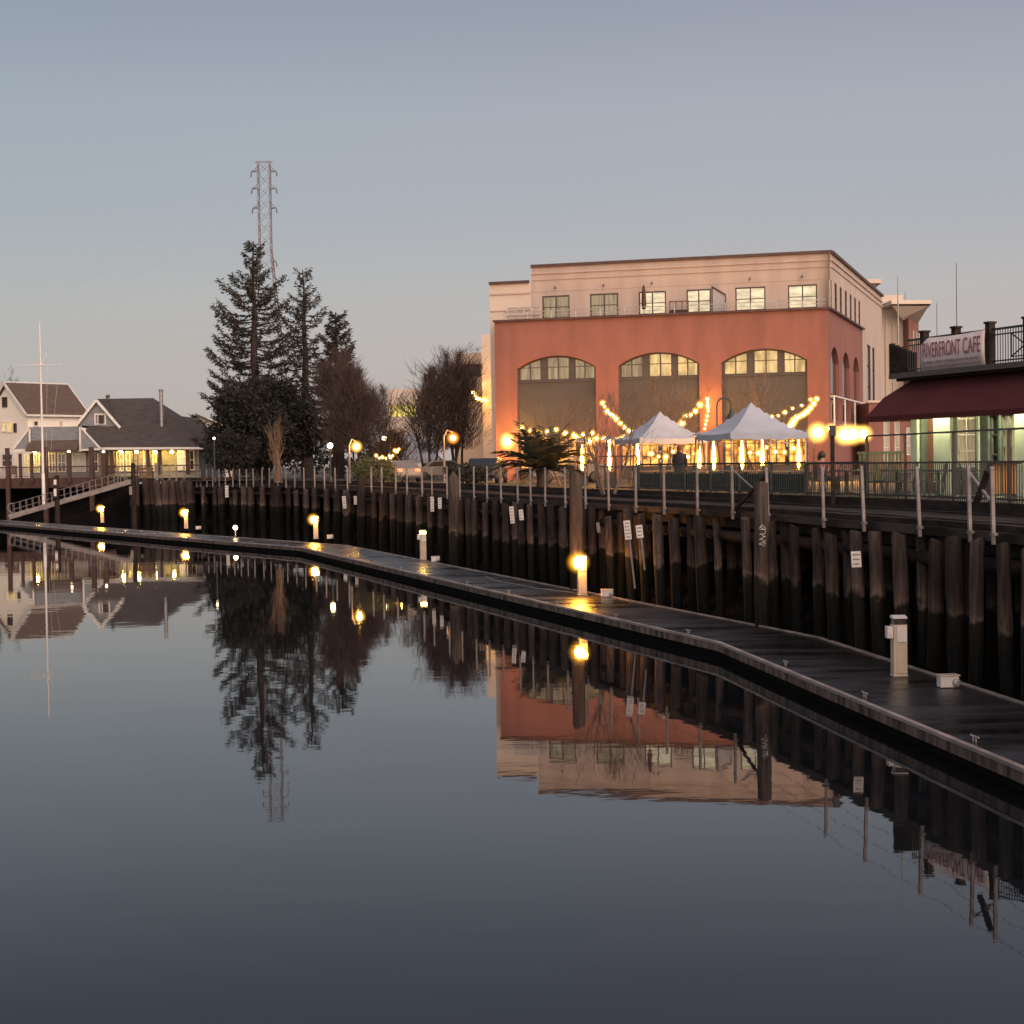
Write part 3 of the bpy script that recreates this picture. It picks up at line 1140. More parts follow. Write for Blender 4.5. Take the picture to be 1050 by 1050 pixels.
# coping along the terrace edge
mb = MB()
mb.bar((Lc.x - U.x * .05 + NF.x * .04, Lc.y - U.y * .05 + NF.y * .04, ZR + 0.07), (Cc.x + U.x * .05 + NF.x * .04, Cc.y + U.y * .05 + NF.y * .04, ZR + 0.07), 0.35, 0.13)
mb.bar((Cc.x + NS.x * .04 + V.x * .14, Cc.y + NS.y * .04 + V.y * .14, ZR + 0.072), (Cc.x + V.x * SW + NS.x * .04, Cc.y + V.y * SW + NS.y * .04, ZR + 0.072), 0.35, 0.126)
mb.build('coping', M_COPING, bld)
# arch infill: window band above, taupe panel, shop front below
rsh = random.Random(11)
for i, (a, b, zs, zp, rise) in enumerate(A):
    mb = MB()
    zc_ = 9.72
    mb.prism([ptF(a, 7.15, 0.32), ptF(b, 7.15, 0.32), ptF(b, zc_, 0.32), ptF(a, zc_, 0.32)], Vector((-NF.x, -NF.y, 0)) * 0.2)
    for zz in (7.9, 8.7):
        mb.prism([ptF(a, zz, 0.31), ptF(b, zz, 0.31), ptF(b, zz + 0.03, 0.31), ptF(a, zz + 0.03, 0.31)], Vector((-NF.x, -NF.y, 0)) * 0.008)
    mb.prism([ptF(a, zc_ + 0.002, 0.26), ptF(b, zc_ + 0.002, 0.26), ptF(b, zc_ + 0.12, 0.26), ptF(a, zc_ + 0.12, 0.26)], Vector((-NF.x, -NF.y, 0)) * 0.25)
    mb.build('spandrel_panel', M_TAUPE, bld)
    # window band: three bays under the arch
    half, mid = (b - a) / 2, (a + b) / 2
    rad = (half * half + rise * rise) / (2 * rise)

    def arch(x, half=half, mid=mid, rad=rad, zp=zp, rise=rise):
        return zp + math.sqrt(max(0, rad * rad - (x - mid) ** 2)) - (rad - rise)
    wd = b - a
    bays = [(a + 0.06 * wd * .3, a + 0.30 * wd), (a + 0.37 * wd, a + 0.66 * wd), (a + 0.72 * wd, b - 0.02 * wd)]
    for x0, x1 in ((a + 0.30 * wd + 0.004, a + 0.37 * wd - 0.004), (a + 0.66 * wd + 0.004, a + 0.72 * wd - 0.004)):
        mb = MB()
        mb.prism([ptF(x0, zc_ + 0.12, 0.34), ptF(x1, zc_ + 0.12, 0.34), ptF(x1, arch(x1), 0.34), ptF(x0, arch(x0), 0.34)], Vector((-NF.x, -NF.y, 0)) * 0.18)
        mb.build('mullion', M_TAUPE, bld)
    for j, (x0, x1) in enumerate(bays):
        mb = MB()
        N = 6
        zb, fw = zc_ + 0.125, 0.07
        top = [(x0 + (x1 - x0) * k / N, arch(x0 + (x1 - x0) * k / N) - 0.02) for k in range(N + 1)]

        def pr(c):
            mb.prism([ptF(x, z, 0.36) for x, z in c], Vector((-NF.x, -NF.y, 0)) * 0.1)
        for k in range(N):
            (xa, za), (xb, zb_) = top[k], top[k + 1]
            pr([(xa, za - 0.09), (xb, zb_ - 0.09), (xb, zb_), (xa, za)])
        pr([(x0, zb), (x1, zb), (x1, zb + fw), (x0, zb + fw)])
        pr([(x0, zb + fw), (x0 + fw, zb + fw), (x0 + fw, top[0][1] - 0.085), (x0, top[0][1] - 0.085)])
        pr([(x1 - fw, zb + fw), (x1, zb + fw), (x1, top[-1][1] - 0.085), (x1 - fw, top[-1][1] - 0.085)])
        xm = (x0 + x1) / 2
        pr([(xm - .04, zb + fw), (xm + .04, zb + fw), (xm + .04, arch(xm) - 0.1), (xm - .04, arch(xm) - 0.1)])
        pr([(x0 + fw, zb + 0.82), (xm - .044, zb + 0.82), (xm - .044, zb + 0.87), (x0 + fw, zb + 0.87)])
        pr([(xm + .044, zb + 0.82), (x1 - fw, zb + 0.82), (x1 - fw, zb + 0.87), (xm + .044, zb + 0.87)])
        w = mb.build('arch_window', M_FRAME, bld)
        mb = MB()
        mb.poly([ptF(x0, zb, 0.42), ptF(x1, zb, 0.42)] + [ptF(x, z, 0.42) for x, z in reversed(top)])
        g_ = E_WINDIM if i == 0 else (E_WINWARM if (i == 2 or j > 0) else E_WINDIM)
        mb.build('pane', g_, w)
    mb = MB()
    N = 14
    mb.poly([ptF(a, 7.0, 0.54), ptF(b, 7.0, 0.54)] + [ptF(b + (a - b) * k / N, arch(b + (a - b) * k / N) - .005, 0.54) for k in range(N + 1)])
    mb.build('arch_backing', M_TAUPE, bld)
    for x0, x1 in ((a, bays[0][0]), (bays[2][1], b)):
        mb = MB()
        mb.prism([ptF(x0, zc_ + .121, .35), ptF(x1, zc_ + .121, .35), ptF(x1, arch(x1) - .004, .35), ptF(x0, arch(x0) - .004, .35)], Vector((-NF.x, -NF.y, 0)) * .15)
        mb.build('mullion', M_TAUPE, bld)
    # lit shop front
    n_ = 4
    for k in range(n_):
        x0, x1 = a + wd * k / n_ + 0.06, a + wd * (k + 1) / n_ - 0.06
        window(bld, ptF, x0, x1, ZG + 0.75, 6.2, 0.40, E_SHOP, 2, 3, 0.09, name='shop_window')
    mb = MB()
    mb.prism([ptF(a, ZG, 0.38), ptF(b, ZG, 0.38), ptF(b, ZG + 0.74, 0.38), ptF(a, ZG + 0.74, 0.38)], Vector((-NF.x, -NF.y, 0)) * 0.12)
    mb.prism([ptF(a, 6.21, 0.38), ptF(b, 6.21, 0.38), ptF(b, 7.147, 0.38), ptF(a, 7.147, 0.38)], Vector((-NF.x, -NF.y, 0)) * 0.12)
    mb.build('shop_front_surround', M_FRAME, bld)
for (a, b, zs, zp, rise) in SA:
    mb = MB()
    mb.poly([ptS(a, zs, 0.2), ptS(b, zs, 0.2), ptS(b, zp + .1, 0.2), ptS(b - (b - a) * .2, zp + rise * .65, .2), ptS((a + b) / 2, zp + rise - .02, 0.2), ptS(a + (b - a) * .2, zp + rise * .65, .2), ptS(a, zp + .1, 0.2)])
    w = mb.build('arch_window', M_GLASSDARK, bld)
    mb = MB()
    mb.prism([ptS(a, 8.4, 0.14), ptS(b, 8.4, 0.14), ptS(b, 8.55, 0.14), ptS(a, 8.55, 0.14)], Vector((-NS.x, -NS.y, 0)) * 0.05)
    mb.build('transom', M_TAUPE, w)
# framed balcony grille under the side arches
mb = MB()
s0, s1 = SA[0][0] - 0.3, SA[2][1] + 0.6
for zz in (5.9, 8.35):
    mb.bar(ptS(s0, zz, -0.25), ptS(s1, zz, -0.25), 0.09)
for k in range(4):
    x = s0 + (s1 - s0) * k / 3
    mb.bar(ptS(x, 5.9, -0.25), ptS(x, 8.35, -0.25), 0.09)
for zz in (5.9, 8.35):
    for x in (s0, s1):
        mb.bar(ptS(x, zz, -0.25), ptS(x, zz, 0.02), 0.07)
mb.build('balcony_frame', M_WHITE, bld)

# cream upper storey, set back behind a terrace
SB = 1.4
T0 = Lc + V * SB
Tc = Cc + V * SB
ZT = 17.35
uL = u_of(545, 300, T0, U)
uR = (Tc - T0).length
ops = []
PW = [(556, 584), (605, 634), (655, 683), (704, 729), (754, 785), (808, 838)]
for p0, p1 in PW:
    ops.append((u_of(p0, 310, T0, U) - uL, u_of(p1, 310, T0, U) - uL, 13.95, 15.45, 0))
Ou = T0 + U * uL
mb = MB()
ptT = wall(mb, (Ou.x, Ou.y, 0), U, NF, uR - uL, ZR, ZT, ops, 0.14)
SPX = [(850.8, 853), (856, 858.3), (861.3, 863.3), (866.5, 868.5), (871.5, 873.3), (876, 877.8), (880.3, 882)]
sops = [(u_of(a, 315, Tc, V), u_of(b, 315, Tc, V), 13.95, 15.7, 0) for a, b in SPX]
LS = 30.5
ptU = wall(mb, (Tc.x, Tc.y, 0), V, NS, LS, ZR, ZT, sops, 0.1)
e0, e1 = Ou + V * LS, Tc + V * LS
mb.quad((Ou.x, Ou.y, ZR), (e0.x, e0.y, ZR), (e0.x, e0.y, ZT), (Ou.x, Ou.y, ZT))
mb.quad((Ou.x, Ou.y, ZT), (Tc.x, Tc.y, ZT), (e1.x, e1.y, ZT), (e0.x, e0.y, ZT))
mb.build('upper_storey', M_CREAMWALL, bld)
# body behind and beside the red block
mb = MB()
B0 = T0 + U * (u_of(502, 300, T0, U))
b1 = B0 + V * 27
ZB = 16.35
mb.quad((B0.x, B0.y, 0), (Ou.x - U.x * .01, Ou.y - U.y * .01, 0), (Ou.x - U.x * .01, Ou.y - U.y * .01, ZB), (B0.x, B0.y, ZB))
mb.quad((B0.x, B0.y, 0), (b1.x, b1.y, 0), (b1.x, b1.y, ZB), (B0.x, B0.y, ZB))
mb.quad((B0.x, B0.y, ZB), (Ou.x, Ou.y, ZB), (e0.x, e0.y, ZB), (b1.x, b1.y, ZB))
S0, S1 = Cc + V * SW, Cc + V * LS
S0 = S0 + NS * 0.02
S1 = S1 + NS * 0.02
mb.build('left_wing', M_PALE, bld)
mb = MB()
ow = []
for z0 in (4.2, 7.4, 10.6):
    pass
wn0 = [(u_of(888.5, 340, Cc, V) - SW, u_of(892, 340, Cc, V) - SW), (u_of(894, 340, Cc, V) - SW, u_of(896.2, 340, Cc, V) - SW)]
ptR = wall(mb, (S0.x, S0.y, 0), V, NS, LS - SW + SB, ZG - 0.3, ZR + 0.02, [(a, b, 8.2, 12.9, 0) for a, b in wn0], 0.12)
mb.build('right_wing', M_CREAMWALL, bld)
for a, b in wn0:
    window(bld, ptR, a, b, 8.2, 12.9, 0.06, M_GLASSDARK, 1, 3, 0.1)
# roof edges and mouldings
mb = MB()


def edge(mb, a, b, n, z, w, h, out):
    mb.bar((a.x + n.x * out, a.y + n.y * out, z), (b.x + n.x * out, b.y + n.y * out, z), w, h)


edge(mb, Ou, Tc + U * .1, NF, ZT + 0.09, 0.3, 0.18, 0.03)
edge(mb, Tc + V * .16, Tc + V * LS, NS, ZT + 0.088, 0.3, 0.176, 0.03)
edge(mb, B0, Ou - U * .16, NF, ZB + 0.09, 0.3, 0.18, 0.03)
mb.build('roof_edge', M_COPING, bld)
mb = MB()
for zz, o_ in ((16.95, 0.05), (16.55, 0.02)):
    edge(mb, Ou, Tc, NF, zz, 0.1, 0.1, o_)
    edge(mb, Tc + V * .06, Tc + V * LS, NS, zz, 0.1, 0.1, o_)
edge(mb, Ou, Tc, NF, 15.75, 0.04, 0.04, 0.0)
edge(mb, B0, Ou - U * .06, NF, 15.7, 0.1, 0.1, 0.03)
edge(mb, B0, Ou - U * .06, NF, 14.6, 0.08, 0.08, 0.02)
mb.build('moulding', M_CREAMWALL, bld)
for k, (a, b, z0, z1, _) in enumerate(ops):
    g_ = [E_WINDIM, E_WINDIM, E_WINWHITE, E_WINWHITE, E_WINWHITE, E_WINWHITE][k]
    window(bld, ptT, a, b, z0, z1 - 0.01, 0.06, g_, 2, 2 if k > 1 else 2, 0.085)
for k, (a, b, z0, z1, _) in enumerate(sops):
    window(bld, ptU, a, b, z0, z1, 0.06, M_GLASSDARK, 1, 2, 0.08)
for k in (0, 1, 2, 4, 5):
    a = (ops[k][0] + ops[k][1]) / 2
    p = Vector(ptT(a, 15.95, -0.16))
    mb = MB()
    mb.tube([ptT(a, 16.0, -0.01), ptT(a, 16.05, -0.12), p], 0.025, 6)
    mb.lathe(p, [(0.001, 0.02), (0.05, 0.0), (0.09, -0.06)], 10)
    mb.build('wall_lamp', M_FRAME, bld)
mb = MB()
tr = random.Random(2)
x = u_of(516, 325)
mb.bar(ptF(x, ZR + 0.62, 0.12), ptF(FW - 0.1, ZR + 0.62, 0.12), 0.05)
mb.bar(ptF(x, ZR + 0.38, 0.12), ptF(FW - 0.1, ZR + 0.38, 0.12), 0.03)
while x < FW:
    mb.bar(ptF(x, ZR + 0.12, 0.12), ptF(x, ZR + 0.62, 0.12), 0.045)
    x += 1.62
mb.build('terrace_rail', M_STEEL, bld)
mb = MB()      # angled glass screen on the terrace
x0, x1 = u_of(728, 310), u_of(743, 310)
mb.prism([ptF(x0, ZR + .05, 0.9), ptF(x1, ZR + .05, 0.45), ptF(x1, ZR + 1.15, 0.45), ptF(x0, ZR + 1.75, 0.9)], (0.02, 0.03, 0))
sc_ = mb.build('terrace_screen', M_PLATE, bld)
mb = MB()
for p, q in ((ptF(x0, ZR, .88), ptF(x0, ZR + 1.8, .88)), (ptF(x0, ZR + 1.8, .88), ptF(x1, ZR + 1.2, .43)), (ptF(x1, ZR, .43), ptF(x1, ZR + 1.2, .43))):
    mb.bar(p, q, 0.08)
mb.build('screen_frame', M_FRAME, sc_)
# terrace things
q = ptF(u_of(658, 310), ZR, 0.7)
t = thing('closed_parasol', 'closed dark parasol standing on the terrace of the red building', 'parasol', q)
mb = MB()
mb.lathe(q, [(0.02, 0.0), (0.02, .5), (0.13, .55), (0.16, 0.9), (0.13, 1.6), (0.08, 1.95), (0.02, 2.1)], 8)
mb.build('folded_canopy', M_BROWNPOST, t)
mb = MB()
mb.lathe(q, [(0.001, 0.06), (0.22, 0.06), (0.24, 0.0)], 10)
mb.build('base', M_BLACK, t)
q = Vector(ptF(u_of(525, 325), ZR, 0.8))
t = thing('terrace_furniture', 'pale bench with glass back at the left end of the terrace', 'bench', q)
mb = MB()
for k in range(5):
    c = q + Vector((U.x, U.y, 0)) * (k * 0.55 - 0.5)
    mb.bar(c + Vector((0, 0, 0.1)), c + Vector((0, 0, 0.95)), 0.06)
a_, b_ = q + Vector((U.x, U.y, 0)) * -0.5, q + Vector((U.x, U.y, 0)) * 1.7
mb.bar(a_ + Vector((0, 0, 0.95)), b_ + Vector((0, 0, 0.95)), 0.08)
mb.bar(a_ + Vector((0, 0, 0.45)), b_ + Vector((0, 0, 0.45)), 0.3, 0.06)
mb.build('frame', M_STEEL, t)
q = Vector(ptF(u_of(694, 318), ZR, 0.8))
t = thing('planter_box', 'timber planter trellis on the terrace between two bright windows', 'planter', q)
mb = MB()
for k in range(4):
    c = q + Vector((U.x, U.y, 0)) * (k * 0.4 - 0.6)
    mb.bar(c, c + Vector((0, 0, 0.95)), 0.07)
mb.bar(q + Vector((U.x, U.y, 0)) * -.65 + Vector((0, 0, .95)), q + Vector((U.x, U.y, 0)) * .65 + Vector((0, 0, .95)), 0.08)
mb.build('trellis', M_PALEBARK, t)
mb = MB()
mb.box(q + Vector((0, 0, 0.22)), (1.2, 0.35, 0.4), math.atan2(U.y, U.x))
mb.build('box', M_BROWNPOST, t)

# roof masts on the building and awning brackets
# ------------------------------------------------------------------ neighbours of the red building
def block(name, label, cat, x0, x1, y0, y1, z1, m, roof=True, z0=ZG - 0.2, group=None):
    t = thing(name, label, cat, (x0, y0, ZG), group)
    mb = MB()
    mb.box(((x0 + x1) / 2, (y0 + y1) / 2, (z0 + z1) / 2), (x1 - x0, y1 - y0, z1 - z0))
    mb.build('wall', m, t)
    return t


# tall building with overhanging cornice behind the cafe
Yn = 150
t = thing('corniced_building', 'tall pale building with deep overhanging cornice behind the cafe roof', 'building', (Xat(903, Yn), Yn, ZG))
xa, xb, xc = Xat(884, Yn, 320), Xat(926, Yn, 320), Xat(942, Yn + 3, 330)
zc = Zat(910, 318, Yn)
mb = MB()
mb.box(((xa + xb) / 2, Yn + 6, (ZG + zc - 0.3) / 2), (xb - xa, 12, zc - 0.3 - ZG + 3.3))
mb.build('pale_wall', M_PALE, t)
mb = MB()
k = xa + 0.3
while k < xb:
    mb.box((k, Yn - 0.08, (ZG + zc) / 2), (0.22, 0.16, zc - ZG - 0.8))
    k += 0.62
mb.build('pilaster', M_PALE, t)
mb = MB()
zr = Zat(925, 331, Yn + 3)
mb.prism([(xb + .02, Yn - 2.0, ZG), (xc, Yn + 3.0, ZG), (xc, Yn + 12, ZG), (xb + .02, Yn + 12, ZG)], (0, 0, zr - ZG))
mb.build('red_wall', M_BRICK, t)
mb = MB()
for k in (0.45, 0.75):
    c = Vector((xb + (xc - xb) * k, Yn - 2.0 + 5 * k - 0.02, zr - 1.6))
    mb.box(c, (0.35, 0.1, 1.3), math.atan2(5.0, xc - xb))
mb.build('slit_window', E_WINDIM, t)
mb = MB()
zk = Zat(905, 316.5, Yn)
prof = [(0, zr), (1.3, zr + 1.2), (1.3, zr + 1.45), (0, zr + 1.5)]
xl, xr = Xat(903, Yn, 316), Xat(942, Yn + 3, 316)
mb.prism([(xl, Yn - 2.4, zk - .02), (xl + .2, Yn - 3.4, zk + .1), (xr - .3, Yn - 2.9, zk + .1), (xr + 1.0, Yn + 5, zk + .1), (xl, Yn + 5, zk + .1)], (0, 0, 0.34))
mb.build('cornice', M_PALE, t)
mb = MB()
vs = [(xl + .4, Yn - 3.0, zk - .05), (xr - .5, Yn - 2.6, zk - .05), (xr + .6, Yn + 4, zk - .05), (xb - .5, Yn - 1.6, zr - .02), (xc - .05, Yn + 2.9, zr - .02), (xc, Yn + 8, zr - .02)]
mb.add(vs, [(0, 1, 4, 3), (1, 2, 5, 4)])
mb.build('cornice_cove', M_PALE, t)

# far roof tower over the main building's right end
Yq = 137
t = thing('roof_pavilion', 'small pale roof pavilion with projecting eave behind the cream top storey', 'roof pavilion', (Xat(893, Yq), Yq, ZT))
mb = MB()
xa, xb = Xat(884, Yq, 300), Xat(897, Yq, 300)
z1 = Zat(893, 292, Yq)
mb.box(((xa + xb) / 2, Yq + 3, (ZG + z1) / 2), (xb - xa, 6, z1 - ZG))
mb.build('wall', M_PALE, t)
mb = MB()
mb.prism([(xa - .5, Yq - 1.2, z1 + .003), (xb + .3, Yq - 1.2, z1 + .003), (xb + 0.9, Yq + 6, z1 + .003), (xa - .5, Yq + 6, z1 + .003)], (0, 0, 0.35))
mb.build('eave', M_PALE, t)

# low brick annexe between the red building and the cafe
Yx = 113
xa, xb = Xat(891, Yx, 440), Xat(962, Yx, 440)
t = thing('brick_annexe', 'low red brick annexe with narrow pale windows beside the cafe', 'building', (xa, Yx, ZG))
mb = MB()
wops = [(1.0, 1.45, 4.2, 7.0, 0), (1.75, 2.15, 4.2, 7.0, 0), (2.55, 2.9, 4.6, 6.3, 0.25), (3.12, 3.47, 4.6, 6.3, 0.25), (3.7, 4.05, 4.6, 6.3, 0.25)]
ptX = wall(mb, (xa, Yx, 0), (1, 0, 0), (0, -1, 0), xb - xa, ZG - .2, 8.2, [w for w in wops], 0.2)
mb.quad((xa, Yx, 8.2), (xb, Yx, 8.2), (xb, Yx + 4, 8.2), (xa, Yx + 4, 8.2))
mb.quad((xa, Yx, 3), (xa, Yx + 4, 3), (xa, Yx + 4, 8.2), (xa, Yx, 8.2))
mb.build('wall', M_BRICK, t)
for k, (a, b, z0, z1, rs) in enumerate(wops):
    window(t, ptX, a, b, z0, z1 + (0.2 if rs else 0), 0.15, E_WINDIM, 1, 3, 0.06, M_WHITE)
mb = MB()
mb.box(((xa + xb) / 2, Yx + .05, 8.28), (xb - xa + .2, .3, .16))
mb.build('coping', M_PALE, t)

# parking structures behind the trees
Yp = 150
xa, xb = Xat(466, Yp, 390), Xat(501, Yp, 390)
zt, zo0, zo1, zm = Zat(480, 362, Yp), Zat(480, 386, Yp), Zat(480, 373, Yp), Zat(480, 412, Yp)
t = thing('parking_garage', 'pale concrete parking garage with open dark floor left of the red building', 'garage', (xa, Yp, ZG))
mb = MB()
ptP = wall(mb, (xa, Yp, 0), (1, 0, 0), (0, -1, 0), xb - xa + 6, ZG - .2, zt, [(0.3, 2.4, zo0, zo1, 0)], 1.5)
mb.quad((xa, Yp, zt), (xb + 6, Yp, zt), (xb + 6, Yp + 20, zt), (xa, Yp + 20, zt))
mb.quad((xa, Yp, 3), (xa, Yp + 20, 3), (xa, Yp + 20, zt), (xa, Yp, zt))
mb.build('wall', M_PALE, t)
mb = MB()
mb.box((xa + 1.35, Yp + 1.6, (zo0 + zo1) / 2), (2.3, 0.1, zo1 - zo0 + .2))
mb.build('dark_opening', M_BLACK, t)
xs0, xs1 = Xat(494, Yp - 6, 370), Xat(506, Yp - 6, 370)
mb = MB()
zs = Zat(498, 343, Yp - 6)
mb.box(((xs0 + xs1) / 2, Yp - 3.1, (ZG + zs) / 2), (xs1 - xs0, 6, zs - ZG))
mb.build('stair_tower', M_PALE, t)
Yg = 190
xa, xb = Xat(396, Yg, 420), Xat(432, Yg, 420)
t = thing('lit_garage', 'distant pale garage with a yellow lit floor between the bare trees', 'garage', (xa, Yg, ZG))
zt, z1, z0 = Zat(410, 399, Yg), Zat(410, 415, Yg), Zat(410, 427, Yg)
mb = MB()
ptG = wall(mb, (xa, Yg, 0), (1, 0, 0), (0, -1, 0), xb - xa, ZG - .2, zt, [(0.3, xb - xa - .6, z0, z1, 0)], 0.8)
mb.quad((xa, Yg, zt), (xb, Yg, zt), (xb, Yg + 20, zt), (xa, Yg + 20, zt))
mb.build('wall', M_PALE, t)
mb = MB()
mb.quad((xa + .3, Yg + .79, z0), (xb - .6, Yg + .79, z0), (xb - .6, Yg + .79, z1), (xa + .3, Yg + .79, z1))
mb.build('lit_floor', E_GARAGE, t)
mb = MB()
for k in range(6):
    mb.box((xa + .6 + k * 0.62, Yg + .5, (z0 + z1) / 2), (.12, .2, z1 - z0 - .01))
mb.build('column', M_PALE, t)

# white marquee in the park behind the trees
Yw = 160
c = P(424, 448, Yw)
t = thing('white_marquee', 'white peaked marquee behind the bare trees left of the orange lamp', 'marquee', (c.x, Yw, ZG))
mb = MB()
r_ = 2.6
zE = Zat(420, 471, Yw)
zPk = Zat(420, 444, Yw)
mb.add([(c.x - r_, Yw - r_, zE), (c.x + r_, Yw - r_, zE), (c.x + r_, Yw + r_, zE), (c.x - r_, Yw + r_, zE), (c.x - .4, Yw, zPk), (c.x + .4, Yw, zPk)],
       [(0, 1, 5, 4), (1, 2, 5), (2, 3, 4, 5), (3, 0, 4)])
for a_, b_ in (((-r_, -r_), (r_, -r_)), ((r_, -r_), (r_, r_)), ((-r_, r_), (-r_, -r_))):
    mb.quad((c.x + a_[0], Yw + a_[1], zE - .4), (c.x + b_[0], Yw + b_[1], zE - .4), (c.x + b_[0], Yw + b_[1], zE), (c.x + a_[0], Yw + a_[1], zE))
mb.build('canopy', M_CANVAS, t)
mb = MB()
for sx in (-r_, r_):
    for sy in (-r_, r_):
        mb.bar((c.x + sx * .98, Yw + sy * .98, ZG), (c.x + sx * .98, Yw + sy * .98, zE), .08)
mb.build('frame', M_STEEL, t)

# ------------------------------------------------------------------ cafe with maroon awning
A0 = P(888, 427.5, 51)
cd = Vector((0.354, -0.935)).normalized()
cn = Vector((-0.935, -0.354)).normalized()
WD = 1.25
K0 = Vector((A0.x, A0.y)) - cn * WD + cd * 0.6
CL = 26.0
cafe = thing('cafe_building', 'low green cafe with maroon awning and railed roof terrace at the right edge', 'cafe', (K0.x, K0.y, ZG))


def ptC(a, z, d=0.0):
    return (K0.x + cd.x * a - cn.x * d, K0.y + cd.y * a - cn.y * d, z)


def c_of(px, py=450):
    return u_of(px, py, K0, cd)


ZA, ZW = 5.68, 6.75
# wall with openings by photo column
W0, W1 = c_of(979), c_of(999.5)
D0, D1 = c_of(1013), c_of(1023)
E0, E1 = c_of(1025), c_of(1041)
mb = MB()
ptK = wall(mb, (K0.x, K0.y, 0), cd, cn, CL, ZG - .2, ZW, [(c_of(945), c_of(958), ZG + .02, 5.9, 0), (W0, W1, 4.1, 6.0, 0), (D0, D1, ZG + .02, 5.6, 0), (E0, E1, ZG + .9, 5.6, 0), (E1 + .9, E1 + 2.2, ZG + .9, 5.6, 0), (E1 + 3.2, E1 + 4.6, ZG + .9, 5.6, 0)], 0.25)
back_ = [Vector(ptC(a, 0, 9)) for a in (0, CL)]
mb.quad(ptC(0, ZG - .2), ptC(0, ZG - .2, 9), ptC(0, ZW, 9), ptC(0, ZW))
mb.build('wall', M_CAFEDARK, cafe)
for p0, p1, d in ((936.5, 943, -.10), (960.5, 977.5, -.12), (1003, 1005, -.06)):
    a, b = c_of(p0), c_of(p1)
    mb = MB()
    mb.prism([ptC(a, ZG, d), ptC(b, ZG, d), ptC(b, ZW - .3, d), ptC(a, ZW - .3, d)], Vector((-cn.x, -cn.y, 0)) * (-d - .004))
    mb.build('pale_boards', M_CAFEGREEN, cafe)
mb = MB()
a, b = c_of(1044), c_of(1060)
mb.prism([ptC(a, ZG, -.12), ptC(b, ZG, -.12), ptC(b, ZW - .3, -.12), ptC(a, ZW - .3, -.12)], Vector((-cn.x, -cn.y, 0)) * .11)
pan = mb.build('pale_boards', M_CAFEGREEN, cafe)
window(cafe, ptC, W0, W1, 4.1, 6.0, 0.12, E_WINDIM, 2, 4, 0.06, M_WHITE)
window(cafe, ptC, E0, E1, ZG + .9, 5.6, 0.12, E_WINDIM, 2, 3, 0.06, M_CAFEDARK)
window(cafe, ptC, E1 + .9, E1 + 2.2, ZG + .9, 5.6, 0.12, E_CLUB, 2, 3, 0.06, M_CAFEDARK)
window(cafe, ptC, E1 + 3.2, E1 + 4.6, ZG + .9, 5.6, 0.12, E_CLUB, 2, 3, 0.06, M_CAFEDARK)
d_ = window(cafe, ptC, D0, D1, ZG + .02, 5.6, 0.12, M_GLASSDARK, 1, 4, 0.08, M_CAFEDARK, 'door')
mb = MB()
mb.prism([ptC(c_of(945), ZG, .22), ptC(c_of(958), ZG, .22), ptC(c_of(958), 5.9, .22), ptC(c_of(945), 5.9, .22)], (.05, .02, 0))
mb.build('recess_wall', M_BRICK, cafe)
# awning: sloping cloth with closed left end and small valance
mb = MB()
N = 12
aw = []
for k in range(N + 1):
    a = -0.6 + (CL + 0.5) * k / N
    sag = 0.0
    aw.append((ptC(a, ZA - .16, -WD - .0), ptC(a, ZA + sag * .4, -WD), ptC(a, (ZA + ZW) / 2 + .04 + sag, -WD * .5), ptC(a + (0.55 if k == 0 else 0), ZW, -.02)))
mb.add([p for r_ in (aw[0], aw[-1]) for p in r_], [(j, 4 + j, 5 + j, 1 + j) for j in range(3)])
e_ = aw[0]
mb.poly([e_[0], e_[1], e_[2], e_[3], ptC(-0.05, ZA - .16, -.02)])
for k in range(1, 15):
    a_ = -0.6 + 1.85 * k
    for j in range(1, 3):
        p0, p1 = [(ptC(a_, ZA, -WD)), (ptC(a_, (ZA + ZW) / 2 + .04, -WD * .5)), (ptC(a_, ZW, -.02))][j - 1:j + 1]
        mb.bar(Vector(p0) + Vector((0, 0, .012)), Vector(p1) + Vector((0, 0, .012)), .05, .012)
aw_o = mb.build('awning', M_AWNING, cafe)
so = aw_o.modifiers.new('cloth', 'SOLIDIFY')
so.thickness = 0.02
# roof slab, fascia and gutter
mb = MB()
mb.prism([ptC(-.3, ZW + .003, -.35), ptC(CL, ZW + .003, -.35), ptC(CL, ZW + .003, 9), ptC(-.3, ZW + .003, 9)], (0, 0, 0.22))
mb.build('roof_slab', M_TIMBER, cafe)
mb = MB()
mb.prism([ptC(-.45, ZW + .08, -.52), ptC(CL, ZW + .08, -.52), ptC(CL, ZW + .08, -.353), ptC(-.45, ZW + .08, -.353)], (0, 0, 0.16))
mb.build('gutter', M_FRAME, cafe)
ZF = ZW + .223
# rail on the roof: brick-dark posts, pickets, top rail
rl = MB()
zT = ZF + 1.02
for zz, ww in ((zT, .06), (zT - .16, .035), (ZF + .12, .04)):
    rl.bar(ptC(c_of(934, 370), zz, -.1), ptC(CL, zz, -.1), ww)
a = c_of(934, 370)
while a < CL:
    rl.bar(ptC(a, ZF + .02, -.1), ptC(a, zT, -.1), .022)
    a += 0.115
rl.build('roof_rail', M_BLACK, cafe)
for px in (951.5, 984, 1019, 1058, 1105):
    a = c_of(px, 360)
    mb = MB()
    c = Vector(ptC(a, ZF + .6, -.12))
    mb.box(c, (.2, .2, 1.2), math.atan2(cd.y, cd.x))
    mb.box(c + Vector((0, 0, .62)), (.26, .26, .06), math.atan2(cd.y, cd.x))
    mb.build('rail_post', M_TIMBER, cafe)
mb = MB()
a0, a1 = c_of(913, 370), c_of(939, 370)
